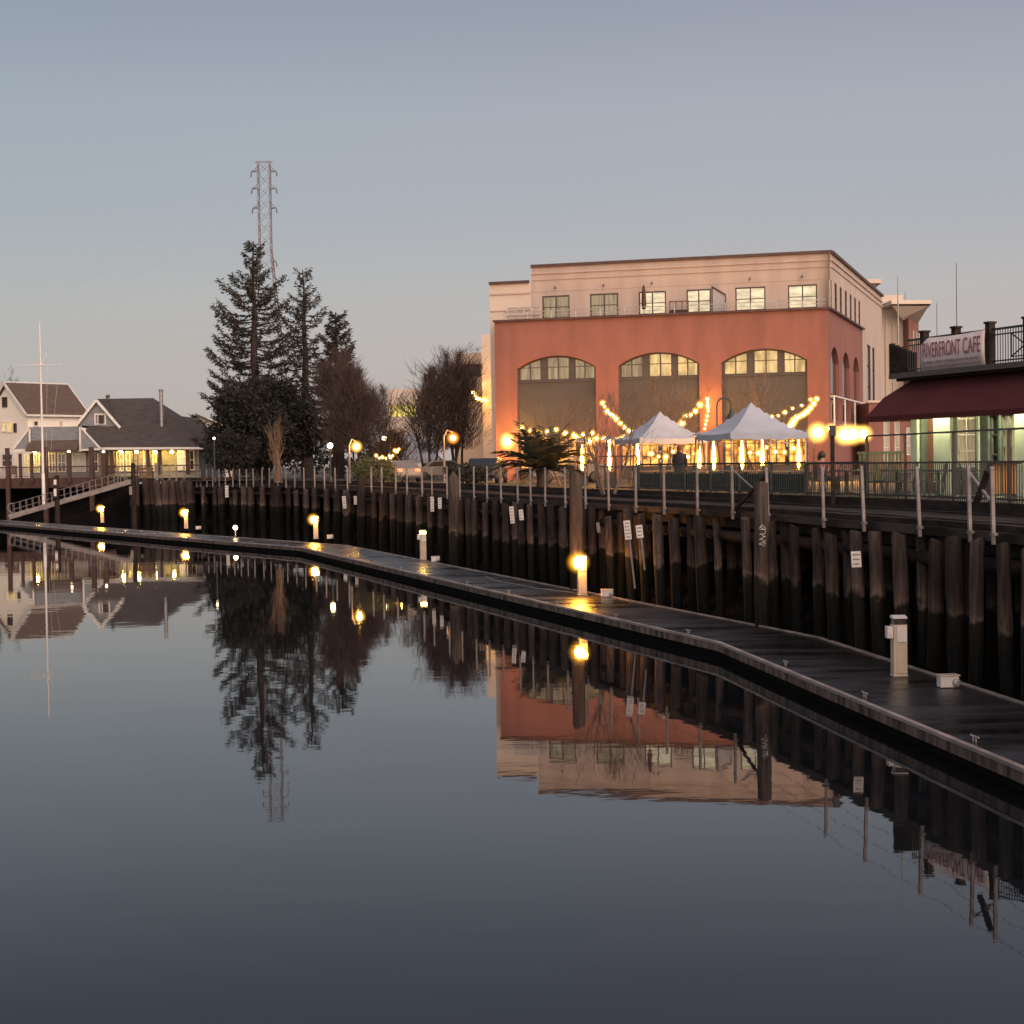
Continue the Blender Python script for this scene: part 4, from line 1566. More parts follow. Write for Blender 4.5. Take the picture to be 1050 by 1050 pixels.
for k in range(6):
    b0, b1 = a0 + (a1 - a0) * k / 6, a0 + (a1 - a0) * (k + 1) / 6 - .01
    mb.prism([ptC(b0, ZF, -.05), ptC(b1, ZF, -.05), ptC(b1, ZF + 1.0 - .07 * k, -.05), ptC(b0, ZF + 1.0 - .07 * k, -.05)], Vector((-cn.x, -cn.y, 0)) * .1)
mb.build('slatted_screen', M_TIMBER, cafe)
# metal scroll panel on the rail at the right
mb = MB()
a = c_of(1041, 350)
for p0, p1 in (((0, .2), (0, .85)), ((0, .85), (1.2, .85)), ((1.2, .85), (1.2, .2)), ((1.2, .2), (0, .2)), ((0, .85), (.6, .5)), ((.6, .5), (0, .2)), ((1.2, .85), (.6, .5)), ((.6, .5), (1.2, .2))):
    mb.bar(ptC(a + p0[0], ZF + p0[1], -.13), ptC(a + p1[0], ZF + p1[1], -.13), .03)
mb.build('scroll_panel', M_BLACK, cafe)
# lights under the awning
for a_, wt in ((c_of(968), 190), (c_of(1046), 230), (c_of(1046) + 4, 220)):
    mb = MB()
    mb.prism([ptC(a_ - .5, 6.12, -.42), ptC(a_ + .5, 6.12, -.42), ptC(a_ + .5, 6.12, -.28), ptC(a_ - .5, 6.12, -.28)], (0, 0, .06))
    ho = mb.build('lamp_housing', M_WHITE, cafe)
    mb = MB()
    mb.tube([ptC(a_ - .46, 6.07, -.35), ptC(a_ + .46, 6.07, -.35)], .04, 8)
    mb.build('tube_lamp', E_TUBE, ho)

# banner on the roof rail
b0, b1 = c_of(951.5, 360), c_of(1017.5, 360)
ban = thing('cafe_banner', 'white banner with red cafe name hanging on the roof railing', 'banner', ptC(b0, ZF, -.25))
mb = MB()
N = 16
zt0, zb0 = ZF + 1.02, ZF + .02
g = []
for k in range(N + 1):
    f = k / N
    a = b0 + (b1 - b0) * f
    w_ = .012 * math.sin(f * 11) + .006 * math.sin(f * 23)
    dip = (0.22 * (1 - f / .12) if f < .12 else 0) + .05 * math.sin(f * math.pi) * .8
    g.append((ptC(a, zb0 + .02 * math.sin(f * 30), -.26 - w_), ptC(a, (zt0 + zb0) / 2 - dip * .4, -.27 + w_), ptC(a, zt0 - dip, -.26 - w_ * .5)))
mb.add([p for r_ in g for p in r_], [(3 * k + j, 3 * k + 3 + j, 3 * k + 4 + j, 3 * k + 1 + j) for k in range(N) for j in range(2)], True)
M_BANNER = mat('banner_cloth', (0.78, 0.66, 0.64), (0.68, 0.57, 0.56), 0.85, 3)
bo = mb.build('cloth', M_BANNER, ban)
so = bo.modifiers.new('cloth', 'SOLIDIFY')
so.thickness = 0.01


def lettering(text, parent, a, z, width, height, m, d=-.315, name='lettering'):
    cu = bpy.data.curves.new(name, 'FONT')
    cu.body = text
    cu.size = 1.0
    cu.extrude = 0.004
    o = bpy.data.objects.new(name, cu)
    col.objects.link(o)
    o.data.materials.append(m)
    bpy.context.view_layer.update()
    dx, dy = o.dimensions.x, o.dimensions.y
    me = bpy.data.meshes.new_from_object(o)
    bpy.data.objects.remove(o)
    me.name = name
    o = bpy.data.objects.new(name, me)
    col.objects.link(o)
    if not me.materials:
        me.materials.append(m)
    o.parent = parent
    p = Vector(ptC(a, z, d)) - ORG[parent.name]
    X = Vector((cd.x, cd.y, 0)) * (width / dx)
    Y = Vector((0, 0, 1)) * (height / dy)
    Z = Vector((cn.x, cn.y, 0))
    o.matrix_local = Matrix(((X.x, Y.x, Z.x, p.x), (X.y, Y.y, Z.y, p.y), (X.z, Y.z, Z.z, p.z), (0, 0, 0, 1)))
    return o


M_REDINK = mat('faded_red_ink', (0.30, 0.10, 0.11), (0.22, 0.07, 0.08), 0.8, 4)
L_ = b1 - b0
lettering('RIVERFRONT', ban, b0 + L_ * .05, ZF + .42, L_ * .60, .44, M_REDINK)
lettering('CAFE', ban, b0 + L_ * .69, ZF + .42, L_ * .26, .46, M_REDINK)
mb = MB()
rg = random.Random(6)
M_FAINT = mat('faint_grey_ink', (0.25, 0.19, 0.20), (0.2, 0.15, 0.16), 0.8, 4)
for row in (0, 1):
    a = b0 + L_ * .06
    while a < b1 - L_ * .08:
        w_ = rg.uniform(.03, .07)
        z = ZF + .10 + row * .13
        mb.prism([ptC(a, z, -.31), ptC(a + w_, z, -.31), ptC(a + w_, z + rg.uniform(.05, .085), -.31), ptC(a, z + .07, -.31)], (.003, .001, 0))
        a += w_ + (rg.choice((.02, .02, .06)))
mb.build('faded_small_print', M_FAINT, ban)

# masts and aerials near the cafe
for (px, ytop, ybot, Y, r, lab, m) in ((920.5, 283, 389, 53, .035, 'tall pale mast at the left end of the cafe roof', M_STEEL),
                                       (928, 300, 346, 150, .05, 'short thin aerial on the corniced building', M_FRAME),
                                       (960.5, 311, 470, 75, .03, 'thin aerial behind the left part of the cafe banner', M_FRAME),
                                       (980.5, 269, 470, 80, .035, 'tallest thin aerial behind the middle of the cafe banner', M_FRAME)):
    top_, bot = P(px, ytop, Y), P(px, ybot, Y)
    if ybot == 470:
        bot.z = ZG
    mb = MB()
    mb.tube([(top_.x, Y, bot.z), (top_.x, Y, (bot.z + top_.z) / 2), (top_.x, Y, top_.z)], [r, r * .8, r * .4], 6)
    tag(mb.build('aerial_mast', m, loc=(top_.x, Y, bot.z)), lab, 'mast', 'thin masts against the sky')

# ------------------------------------------------------------------ patio fence behind the boardwalk
FL = offset(WALL, 4.15)


def pickets(name, label, px0, px1, ztop, zlow, screen, gap=0.14, mid=None, posts=None, m=None):
    a, t = on_line(FL, px0, 500)
    b, _ = on_line(FL, px1, 500)
    th = thing(name, label, 'fence', (a.x, a.y, ZG), 'metal fences along the restaurant patio')
    pts = [a] + [p for p in sorted(FL, key=lambda q: q.y, reverse=True) if b.y < p.y < a.y] + [b]
    segs = list(zip(pts, pts[1:]))
    mb = MB()
    mp_ = MB()
    for p, q in segs:
        for zz in [ztop, zlow, ZG + .12] + ([mid] if mid else []):
            mb.bar((p.x, p.y, zz), (q.x, q.y, zz), .045)
        L = (q - p).length
        k = 0.0
        while k < L:
            c = p + (q - p) * (k / L)
            mp_.bar((c.x, c.y, ZG + .03), (c.x, c.y, zlow), .018)
            k += gap
        n_ = max(1, round(L / 2.4))
        for k in range(n_ + 1):
            c = p + (q - p) * (k / n_)
            if k == n_ and (p, q) != segs[-1]:
                continue
            mpo = MB()
            mpo.bar((c.x, c.y, ZG), (c.x, c.y, ztop), .07)
            mpo.build('post', m or M_BLACK, th)
    mb.build('rail', m or M_BLACK, th)
    mp_.build('pickets', m or M_BLACK, th)
    if screen:
        ms = MB()
        for p, q in segs:
            n = Vector((t.y, -t.x))
            ms.quad((p.x + n.x * .05, p.y + n.y * .05, ZG + .1), (q.x + n.x * .05, q.y + n.y * .05, ZG + .1), (q.x + n.x * .05, q.y + n.y * .05, ZG + .68), (p.x + n.x * .05, p.y + n.y * .05, ZG + .68))
        so = ms.build('wind_screen', mat('dark_green_mesh', (0.028, 0.036, 0.028), (0.016, 0.02, 0.017), 0.8, 2), th)
        so.modifiers.new('cloth', 'SOLIDIFY').thickness = .01


pickets('patio_fence', 'tall black picket fence with high top rail in front of the cafe', 889, 1120, ZG + 1.72, ZG + .98, False, .12)
pickets('patio_fence', 'low dark green fence with mesh screen below the white canopies', 655, 826, ZG + 1.02, ZG + 1.0, True, .16, m=M_GREENMETAL)
pickets('patio_fence', 'open black fence section below the row of glowing globes', 828, 887, ZG + 1.0, ZG + .98, False, .13)
pickets('patio_fence', 'low black fence frame beside the bare patio tree', 612, 653, ZG + 1.35, ZG + .95, False, .16)

# ------------------------------------------------------------------ canopies
def canopy(px, py, Yc, label, s=3.1):
    """pop-up canopy placed by its front left corner"""
    c = P(px, py, Yc)
    u = Vector((0.958, 0.287))
    v = Vector((-0.287, 0.958))
    t = thing('popup_canopy', label, 'canopy', (c.x, c.y, ZG), 'white pop-up canopies on the patio')
    zE, zP = ZG + 2.12, ZG + 3.28
    o = Vector((c.x, c.y))
    N = 14
    mb = MB()
    vs = []
    for j in range(N + 1):
        for i in range(N + 1):
            a, b = 2 * i / N - 1, 2 * j / N - 1
            m_ = max(abs(a), abs(b))
            z = zE + (zP - zE) * (1 - m_) ** 1.35 * (1 + .0) - .05 * (1 - min(abs(a), abs(b)) ** 2) * m_ ** 4
            p = o + u * (s * i / N) + v * (s * j / N)
            vs.append((p.x, p.y, z))
    fs = [(j * (N + 1) + i, j * (N + 1) + i + 1, (j + 1) * (N + 1) + i + 1, (j + 1) * (N + 1) + i) for j in range(N) for i in range(N)]
    mb.add(vs, fs, False)
    mb.build('roof_cloth', M_CANVAS, t)
    mb = MB()
    edges = [[(i, 0) for i in range(N + 1)], [(N, j) for j in range(N + 1)], [(i, N) for i in range(N, -1, -1)], [(0, j) for j in range(N, -1, -1)]]
    for e in edges:
        for (i0, j0), (i1, j1) in zip(e, e[1:]):
            p, q = Vector(vs[j0 * (N + 1) + i0]), Vector(vs[j1 * (N + 1) + i1])
            w0 = .22 + .025 * math.sin((i0 + j0) * 1.57)
            w1 = .22 + .025 * math.sin((i1 + j1) * 1.57)
            mb.add([p, q, q - Vector((0, 0, w1)), p - Vector((0, 0, w0))], [(3, 2, 1, 0)], True)
    mb.build('valance', M_CANVAS, t)
    for (i, j) in ((0, 0), (1, 0), (0, 1), (1, 1)):
        mb = MB()
        p = o + u * (s * (.02 + .96 * i)) + v * (s * (.02 + .96 * j))
        mb.box((p.x, p.y, ZG + 1.05), (.05, .05, 2.1), .29)
        mb.box((p.x, p.y, ZG + .015), (.14, .14, .03), .29)
        mb.build('leg', M_STEEL, t)
    mb = MB()
    for (a, b) in (((0, 0), (1, 0)), ((1, 0), (1, 1)), ((1, 1), (0, 1)), ((0, 1), (0, 0))):
        p, q = o + u * (s * (.02 + .96 * a[0])) + v * (s * (.02 + .96 * a[1])), o + u * (s * (.02 + .96 * b[0])) + v * (s * (.02 + .96 * b[1]))
        m_ = (p + q) / 2
        mb.bar((p.x, p.y, zE - .05), (m_.x, m_.y, zE - .4), .025)
        mb.bar((m_.x, m_.y, zE - .4), (q.x, q.y, zE - .05), .025)
    mb.build('truss', M_STEEL, t)
    return t


canopy(749, 450, 60, 'white peaked canopy on the right, nearer to the water, corner towards the camera')
canopy(656, 455, 69.5, 'white peaked canopy on the left, partly hidden by the nearer one')

# ------------------------------------------------------------------ patio heaters
heat = None
HP = [(597, 474, 78, 'left of the bare patio tree'), (625, 473, 74, 'directly behind the bare patio tree'), (654, 473, 72.5, 'under the left edge of the left canopy'),
      (717, 473, 68, 'between the two canopies, the tall left one of the pair'), (732, 475, 64, 'beside the left corner of the right canopy'),
      (761, 474, 66, 'under the middle of the right canopy'), (782, 476, 69, 'under the right half of the right canopy'),
      (819, 476, 70, 'right of the canopies below the pink sign')]
for px, py, Y, where in HP:
    if heat is None:
        heat = thing('patio_heater', 'pyramid patio heater', 'patio heater', (0, 0, 0), 'glowing pyramid patio heaters')
        mb = MB()
        mb.prism([(-.25, -.25, 0), (.25, -.25, 0), (.25, .25, 0), (-.25, .25, 0)], (0, 0, .7))
        mb.build('base', M_BLACK, heat, .01)
        for sx in (-1, 1):
            for sy in (-1, 1):
                mb = MB()
                mb.bar((.23 * sx, .23 * sy, .7), (.12 * sx, .12 * sy, 2.1), .03)
                mb.build('leg', M_BLACK, heat)
        mb = MB()
        mb.lathe((0, 0, 0), [(.02, .76), (.06, .9), (.07, 1.15), (.045, 1.55), (.012, 1.95)], 10)
        fl = mb.build('flame_tube', E_FLAME, heat)
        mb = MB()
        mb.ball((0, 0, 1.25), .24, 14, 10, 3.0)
        mb.build('glass', M_FLAMEBLOOM, fl)  # emissive halo added around the flame to imitate bloom, no glass tube
        mb = MB()
        mb.prism([(-.32, -.32, 2.1), (.32, -.32, 2.1), (.32, .32, 2.1), (-.32, .32, 2.1)], (0, 0, .04))
        mb.add([(-.3, -.3, 2.143), (.3, -.3, 2.143), (.3, .3, 2.143), (-.3, .3, 2.143), (0, 0, 2.32)], [(0, 1, 4), (1, 2, 4), (2, 3, 4), (3, 0, 4)])
        mb.build('hood', M_STEEL, heat)
        t = heat
    else:
        t = copy_tree(heat)
    t['label'] = 'glowing pyramid patio heater ' + where
    x = Xat(px, Y, py)
    t.location = (x, Y, ZG)

# ------------------------------------------------------------------ tables and chairs
def table_set(px, Y, name, chairs, wood=False):
    x = Xat(px, Y, 490)
    t = thing('patio_table', name, 'table', (x, Y, ZG), 'tables on the patio')
    mb = MB()
    if wood:
        mb.box((x, Y, ZG + .74), (1.6, .8, .05), .25)
    else:
        mb.lathe((x, Y, ZG), [(.001, .76), (.52, .76), (.52, .72), (.001, .72)], 16)
    mb.build('tabletop', M_WOODTABLE if wood else M_GREENMETAL, t)
    mb = MB()
    mb.tube([(x, Y, ZG + .02), (x, Y, ZG + .72)], .045, 8)
    for k in range(4):
        an = k * math.pi / 2 + .5
        mb.bar((x, Y, ZG + .08), (x + .38 * math.cos(an), Y + .38 * math.sin(an), ZG + .02), .05)
    mb.build('pedestal', M_GREENMETAL, t)
    for k, (an, lab) in enumerate(chairs):
        make_chair(x + .85 * math.cos(R(an)), Y + .85 * math.sin(R(an)), R(an) + math.pi / 2 + math.pi, lab)


CH = None


def make_chair(x, y, rz, lab):
    """metal garden chair; its back is away from the table"""
    global CH
    if CH is None:
        CH = thing('patio_chair', lab, 'chair', (0, 0, 0), 'dark metal chairs on the patio')
        mb = MB()
        mb.box((0, 0, .44), (.44, .44, .03))
        mb.build('seat', M_GREENMETAL, CH, .005)
        mb = MB()
        mb.tube([(-.21, -.2, .44), (-.22, -.25, .75), (-.16, -.27, .92), (0, -.28, .96), (.16, -.27, .92), (.22, -.25, .75), (.21, -.2, .44)], .016, 6)
        for k in range(6):
            xx = -.15 + k * .06
            mb.bar((xx, -.205, .45), (xx, -.27, .92), .016)
        mb.build('backrest', M_GREENMETAL, CH)
        for sx in (-1, 1):
            for sy in (-1, 1):
                mb = MB()
                mb.tube([(.19 * sx, .19 * sy, .44), (.22 * sx, .23 * sy, 0)], .015, 6)
                mb.build('leg', M_GREENMETAL, CH)
            mb = MB()
            mb.tube([(.21 * sx, .2, .44), (.24 * sx, .2, .66), (.24 * sx, -.2, .68)], .014, 6)
            mb.build('armrest', M_GREENMETAL, CH)
        t = CH
    else:
        t = copy_tree(CH)
    t['label'] = lab
    t.location = (x, y, ZG)
    t.rotation_euler = (0, 0, rz)


table_set(672, 66, 'long wooden table behind the mesh fence under the left canopy', [(200, 'dark chair left of the long table under the left canopy'), (20, 'dark chair right of the long table under the left canopy')], True)
table_set(728, 60, 'long wooden table behind the mesh fence left of the right canopy leg', [(190, 'dark chair left of the long table between the canopies'), (10, 'dark chair right of the long table between the canopies')], True)
table_set(765, 57.5, 'long pale-lit wooden table under the front of the right canopy', [(180, 'dark chair left of the table under the right canopy'), (0, 'dark chair right of the table under the right canopy')], True)
table_set(810, 54, 'long wooden table right of the canopies behind the fence', [(185, 'dark chair left of the table right of the canopies'), (5, 'dark chair right of the table right of the canopies')], True)
table_set(868, 50.5, 'round dark metal table under the row of globes', [(175, 'dark metal chair left of the round table under the globes'), (-5, 'dark metal chair right of the round table under the globes'), (80, 'dark metal chair behind the round table under the globes')])
table_set(920, 48, 'round dark metal table near the cafe corner column', [(170, 'dark metal chair left of the round table by the cafe corner'), (-10, 'dark metal chair right of the round table by the cafe corner'), (250, 'dark metal chair in front of the round table by the cafe corner')])
table_set(962, 45.5, 'round dark metal table in front of the pale green boards', [(170, 'dark metal chair left of the table before the pale green boards'), (-10, 'dark metal chair right of the table before the pale green boards')])
table_set(993, 44, 'round dark metal table in front of the cafe window', [(175, 'dark metal chair left of the table before the cafe window'), (-5, 'dark metal chair right of the table before the cafe window')])

# market umbrella table: a green folded parasol and a planter with a shrub
q = P(905, 478, 49)
t = thing('wicker_settee', 'olive green slatted settee behind the fence left of the cafe', 'settee', (q.x, 49, ZG))
mb = MB()
mb.box((q.x, 49, ZG + .42), (1.3, .6, .08))
mb.build('seat', M_GREENMETAL, t)
mb = MB()
for k in range(12):
    mb.box((q.x - .6 + k * .109, 49.3, ZG + .85), (.07, .04, .8))
mb.box((q.x, 49.3, ZG + 1.27), (1.36, .06, .08))
mb.build('backrest', mat('olive_paint', (0.10, 0.11, 0.05), (0.07, 0.08, 0.04), .6, 2), t)
for sx in (-.58, .58):
    for sy in (-.25, .25):
        mb = MB()
        mb.box((q.x + sx, 49 + sy, ZG + .19), (.06, .06, .38))
        mb.build('leg', M_GREENMETAL, t)

# orange slatted cabinet by the railing
q, tt = on_line(offset(WALL, 5.3), 1031, 495)
t = thing('slatted_cabinet', 'upright orange slatted cabinet behind the fence at the right edge', 'cabinet', (q.x, q.y, ZG))
zt_, zb_ = Zat(1031, 478, q.y), Zat(1031, 505, q.y)
mb = MB()
M = Matrix.Translation((q.x, q.y, ZG)) @ Matrix.Rotation(R(8), 4, 'Z')
mb.M = M
for k in range(6):
    mb.box((-.25 + k * .1, 0, .55), (.082, .03, .72))
mb.build('slats', M_ORANGE, t, .004)
mb = MB(M)
mb.box((0, .2, .55), (.6, .36, .70))
mb.box((0, .1, .93), (.66, .5, .03))
for sx in (-.26, .26):
    for sy in (.06, .34):
        mb.box((sx, sy, .1), (.06, .06, .2))
mb.build('carcass', M_BROWNPOST, t)

# ------------------------------------------------------------------ string lights
def festoon(name, label, pts, nb, rb_, m=E_BULB, sag=0.25, watts=0, colr=(1, .6, .2), lit=(1, 3, 5)):
    th = thing(name, label, 'string lights', pts[0], 'strings of warm bulbs around the patio')
    mb = MB()
    path = []
    for p, q in zip(pts, pts[1:]):
        for k in range(12):
            f = k / 12
            c = p.lerp(q, f)
            path.append(c - Vector((0, 0, sag * 4 * f * (1 - f))))
    path.append(pts[-1])
    mb.tube(path, .012, 4, False)
    mb.build('cable', M_BLACK, th)
    for k in range(nb):
        f = (k + .5) / nb * (len(path) - 1)
        i = int(f)
        c = path[i].lerp(path[min(i + 1, len(path) - 1)], f - i)
        sz_ = rb_ * random.Random(k).uniform(.8, 1.2)
        globe('bulb', th, c - Vector((0, 0, sz_)), sz_ * .42, sz_ * 1.75, m, M_BULBBLOOM, 8)
    return th


festoon('string_lights', 'level string of warm bulbs across the left arch above the palm', [P(530, 434, 103), P(570, 438, 102), P(612, 440, 100)], 9, .17, watts=60)
festoon('string_lights', 'string of bulbs running level behind the bare patio tree', [P(588, 443, 84), P(615, 445, 82), P(642, 444, 78)], 8, .15, watts=40, lit=(1, 3))
festoon('string_lights', 'string of bulbs falling steeply from the pier to the left canopy', [P(617, 408, 103), P(630, 424, 98), P(657, 443, 85)], 12, .15, watts=70, lit=(0, 1))
festoon('string_lights', 'string of bulbs rising from the left canopy to the middle pier', [P(690, 434, 84), P(703, 424, 95), P(720, 408, 103)], 7, .17, watts=60, lit=(5, 6))
festoon('string_lights', 'bulbs wound down the middle pier beside the curved street lamp', [P(725, 405, 104.5), P(726, 420, 104.5), P(722, 440, 104)], 9, .11, sag=.02, watts=60)
festoon('string_lights', 'dense bright string of bulbs rising to the right corner pier', [P(800, 438, 84), P(815, 426, 92), P(839, 404, 101.5)], 14, .165, watts=90, lit=(5, 6))
festoon('string_lights', 'fainter upper string of bulbs left of the right corner pier', [P(788, 424, 96), P(808, 417, 99), P(836, 403, 101.5)], 6, .11)
festoon('string_lights', 'small string of bulbs on the parking garage wall', [P(484, 397, 143), P(490, 405, 142), P(499, 406, 141)], 6, .2, watts=0)
festoon('string_lights', 'string of bulbs hung between trees in the park, left half', [P(384, 462, 120), P(392, 467, 120), P(401, 463, 121)], 5, .11)
festoon('string_lights', 'string of bulbs hung between trees in the park, right half', [P(399, 466, 120), P(405, 460, 120), P(410, 456, 120)], 5, .12)

festoon('string_lights', 'short string of bulbs hanging inside the left canopy', [P(664, 459.5, 71.5), P(690, 461, 72), P(716, 459.5, 72.5)], 7, .10)
festoon('string_lights', 'short string of bulbs hanging inside the right canopy', [P(756, 454.5, 61.8), P(786, 456.5, 62.2), P(818, 453, 62.6)], 7, .09)
# row of big globes on posts
th = thing('globe_light_row', 'row of five large glowing globes between posts right of the canopies', 'globe lights', P(862, 446, 80))
ZGl = [(838.5, 443.5, .3), (852, 439, .16), (866, 446, .30), (874.5, 445.5, .30), (885.5, 445, .26)]
mb = MB()
mb.bar(P(834, 438, 80), P(889, 438, 80), .05)
for px in (834, 889):
    p = P(px, 438, 80)
    mb.bar((p.x, p.y, ZG), p, .07)
mb.build('frame', M_BLACK, th)
for px, py, r in ZGl:
    globe('globe', th, P(px, py, 79.8), r * .75, r * 2.2, E_GLOBE, M_GLOBEBLOOM, 14)

# wall lamp at the left corner of the red building
p = P(520, 452.5, 107.4)
t = thing('corner_wall_lamp', 'bright oval wall lamp on the left corner pier behind the palm', 'wall lamp', p)
globe('lens', t, p, .22, .62, E_GLOBE, M_GLOBEBLOOM, 12, 1.2)
mb = MB()
mb.bar(p + Vector((0, .35, .3)), p + Vector((0, .9, .3)), .08)
mb.build('bracket', M_BLACK, t)


# ------------------------------------------------------------------ street lamps
def street_lamp(px, py, Y, label, r, m, watts, colr, arm=0.0, polem=None):
    p = P(px, py, Y)
    t = thing('street_lamp', label, 'street lamp', (p.x - arm, p.y, ZG), 'lamps in the park and street')
    mb = MB()
    x0 = p.x - arm
    if arm:
        mb.tube([(x0, Y, ZG), (x0, Y, p.z + .1), (x0 + arm * .4, Y, p.z + r + .25), (p.x, Y, p.z + r + .1)], [.09, .06, .05, .04], 8)
    else:
        mb.tube([(x0, Y, ZG), (x0, Y, p.z - r * .8)], [.09, .06], 8)
        mb.lathe((x0, Y, ZG), [(.16, 0), (.16, .3), (.09, .45)], 10)
    mb.build('pole', polem or M_GREENMETAL, t)
    if m is E_WHITEBULB:
        mb = MB()
        mb.ball(p, r, 12, 8)
        mb.build('globe', m, t)
    else:
        globe('globe', t, p, r * .6, r * 1.9, m, M_REDBLOOM if m is E_ORANGEBULB else M_GLOBEBLOOM, 12)
    return t


street_lamp(365.5, 458, 112, 'street lamp with the largest white globe, on a pale pole by the bush', .27, E_GLOBE, 120, (1, .62, .25), .5, M_GREYPOST)
street_lamp(338.5, 457, 122, 'small white globe street lamp left of the largest globe lamp', .2, E_WHITEBULB, 25, (1, .7, .35))
street_lamp(394, 449.5, 130, 'high white street lamp among the reddish bare trees', .18, E_WHITEBULB, 25, (1, .8, .5))
street_lamp(464.5, 449, 104, 'orange street lamp with pale pole below the twin bare tree', .26, E_ORANGEBULB, 110, (1, .4, .1), .58, M_GREYPOST)
street_lamp(219.5, 449.5, 138, 'tiny white lamp in front of the dark round tree', .1, E_WHITEBULB, 0, (1, 1, 1))
# gooseneck lamp, unlit
Y = 74
b = P(735.5, 450, Y)
t = thing('gooseneck_lamp', 'unlit dark green gooseneck street lamp rising behind the white canopies', 'street lamp', (b.x, Y, ZG))
zt_ = Zat(735.5, 416, Y)
hx = P(750, 425, Y)
mb = MB()
arc = [(b.x, Y, ZG), (b.x, Y, zt_)]
rr_ = (hx.x - b.x) / 2
for k in range(1, 10):
    an = math.pi - math.pi * k / 9
    arc.append((b.x + rr_ + rr_ * math.cos(an), Y, zt_ + rr_ * 1.05 * math.sin(an)))
arc.append((hx.x, Y, zt_ - .12))
mb.tube(arc, .04, 8)
mb.lathe((b.x, Y, ZG), [(.13, 0), (.13, .5), (.05, .7)], 10)
mb.build('pole', M_GREENMETAL, t)
mb = MB()
mb.lathe((hx.x, Y, zt_ - .12), [(.03, 0), (.09, -.1), (.11, -.22), (.26, -.42), (.28, -.46)], 14)
mb.build('lamp_shade', M_GREENMETAL, t)
# speaker post on the boardwalk edge
q, _ = on_line(offset(WALL, 3.6), 854, 500)
t = thing('speaker_post', 'dark post with a small box on top beside the row of globes', 'post', (q.x, q.y, ZD))
zt_ = Zat(853, 447, q.y)
mb = MB()
mb.box((q.x, q.y, (ZD + zt_) / 2), (.10, .10, zt_ - ZD))
mb.build('post', M_TIMBER, t)
mb = MB()
mb.box((q.x, q.y, zt_ + .14), (.17, .17, .3))
mb.build('speaker_box', M_BLACK, t, .01)


# ------------------------------------------------------------------ people
def person(loc, rz, label, top, hair, sit=False, H=1.7):
    """one continuous body grown from a skeleton, plus hair and clothing as children"""
    t = thing('person', label, 'person', (0, 0, 0))
    if sit:
        J = dict(pel=(0, 0, .50), bel=(0, .0, .68), che=(0, .02, .90), nec=(0, .02, 1.08), hed=(0, -.02, 1.20), top=(0, -.01, 1.30))
        legs = lambda s: [(.10 * s, -.02, .49), (.12 * s, -.42, .50), (.12 * s, -.42, .08), (.12 * s, -.54, .04)]
        arms = lambda s: [(.19 * s, .02, 1.0), (.24 * s, -.08, .76), (.16 * s, -.30, .72), (.12 * s, -.36, .73)]
    else:
        J = dict(pel=(0, 0, .90), bel=(0, .01, 1.08), che=(0, .0, 1.28), nec=(0, .0, 1.46), hed=(0, -.02, 1.58), top=(0, -.01, 1.68))
        legs = lambda s: [(.09 * s, 0, .86), (.10 * s, -.01, .47), (.10 * s, .02, .08), (.11 * s, -.12, .04)]
        arms = lambda s: [(.19 * s, 0, 1.38), (.24 * s, .02, 1.12), (.22 * s, -.08, .90), (.21 * s, -.12, .82)]
    verts, rad, edges = [], [], []

    def av(p, r):
        verts.append(p)
        rad.append(r)
        return len(verts) - 1
    pel = av(J['pel'], .15)
    bel = av(J['bel'], .135)
    che = av(J['che'], .15)
    nec = av(J['nec'], .058)
    hed = av(J['hed'], .098)
    tp = av(J['top'], .085)
    edges += [(pel, bel), (bel, che), (che, nec), (nec, hed), (hed, tp)]
    for s in (-1, 1):
        p = pel
        for q, r in zip(legs(s), (.095, .065, .045, .04)):
            k = av(q, r)
            edges.append((p, k))
            p = k
        p = che
        for q, r in zip(arms(s), (.062, .045, .035, .032)):
            k = av(q, r)
            edges.append((p, k))
            p = k
    me = bpy.data.meshes.new('body')
    me.from_pydata(verts, edges, [])
    o = bpy.data.objects.new('body', me)
    col.objects.link(o)
    o.parent = t
    sk = o.modifiers.new('skin', 'SKIN')
    for i, d in enumerate(me.skin_vertices[0].data):
        d.radius = (rad[i], rad[i])
        d.use_root = (i == 0)
    ss = o.modifiers.new('sub', 'SUBSURF')
    ss.levels = ss.render_levels = 2
    me.materials.append(mat('skin_tone', (.45, .28, .2), (.4, .25, .18), .6, 5))
    # clothing: a coat shell round the trunk
    zt = J['nec'][2]
    z0 = J['pel'][2] - (.06 if sit else .22)
    mb = MB(Matrix.Diagonal((1.25, .85, 1, 1)))
    mb.lathe((0, 0.01, 0), [(.175, z0), (.17, z0 + .15), (.165, (z0 + zt) / 2), (.185, zt - .18), (.16, zt - .08), (.075, zt), (.06, zt + .01)], 14)
    for s in (-1, 1):
        a = [Vector(p) for p in arms(s)]
        mb.tube([Vector((a[0].x * .75, a[0].y, a[0].z - .0)), Vector((a[1].x * .8, a[1].y * 1.18, a[1].z)), Vector((a[2].x * .8, a[2].y * 1.18, a[2].z))], [.078, .064, .05], 8)
    mb.build('coat', top, t)
    mb = MB()
    for s in (-1, 1):
        a = [Vector(p) for p in legs(s)]
        mb.tube([a[0] + Vector((0, 0, .03)), a[1], a[2]], [.115, .085, .065], 8)
    mb.build('trousers', M_BLACK, t)
    mb = MB()
    h = J['hed']
    mb.ball((h[0], h[1] + .02, h[2] + .035), .122, 12, 8, 1.05)
    mb.tube([(0, h[1] + .07, h[2]), (0, h[1] + .09, h[2] - .12)], [.1, .07], 8)
    mb.build('hair', hair, t)
    t.location = loc
    t.rotation_euler = (0, 0, rz)
    return t


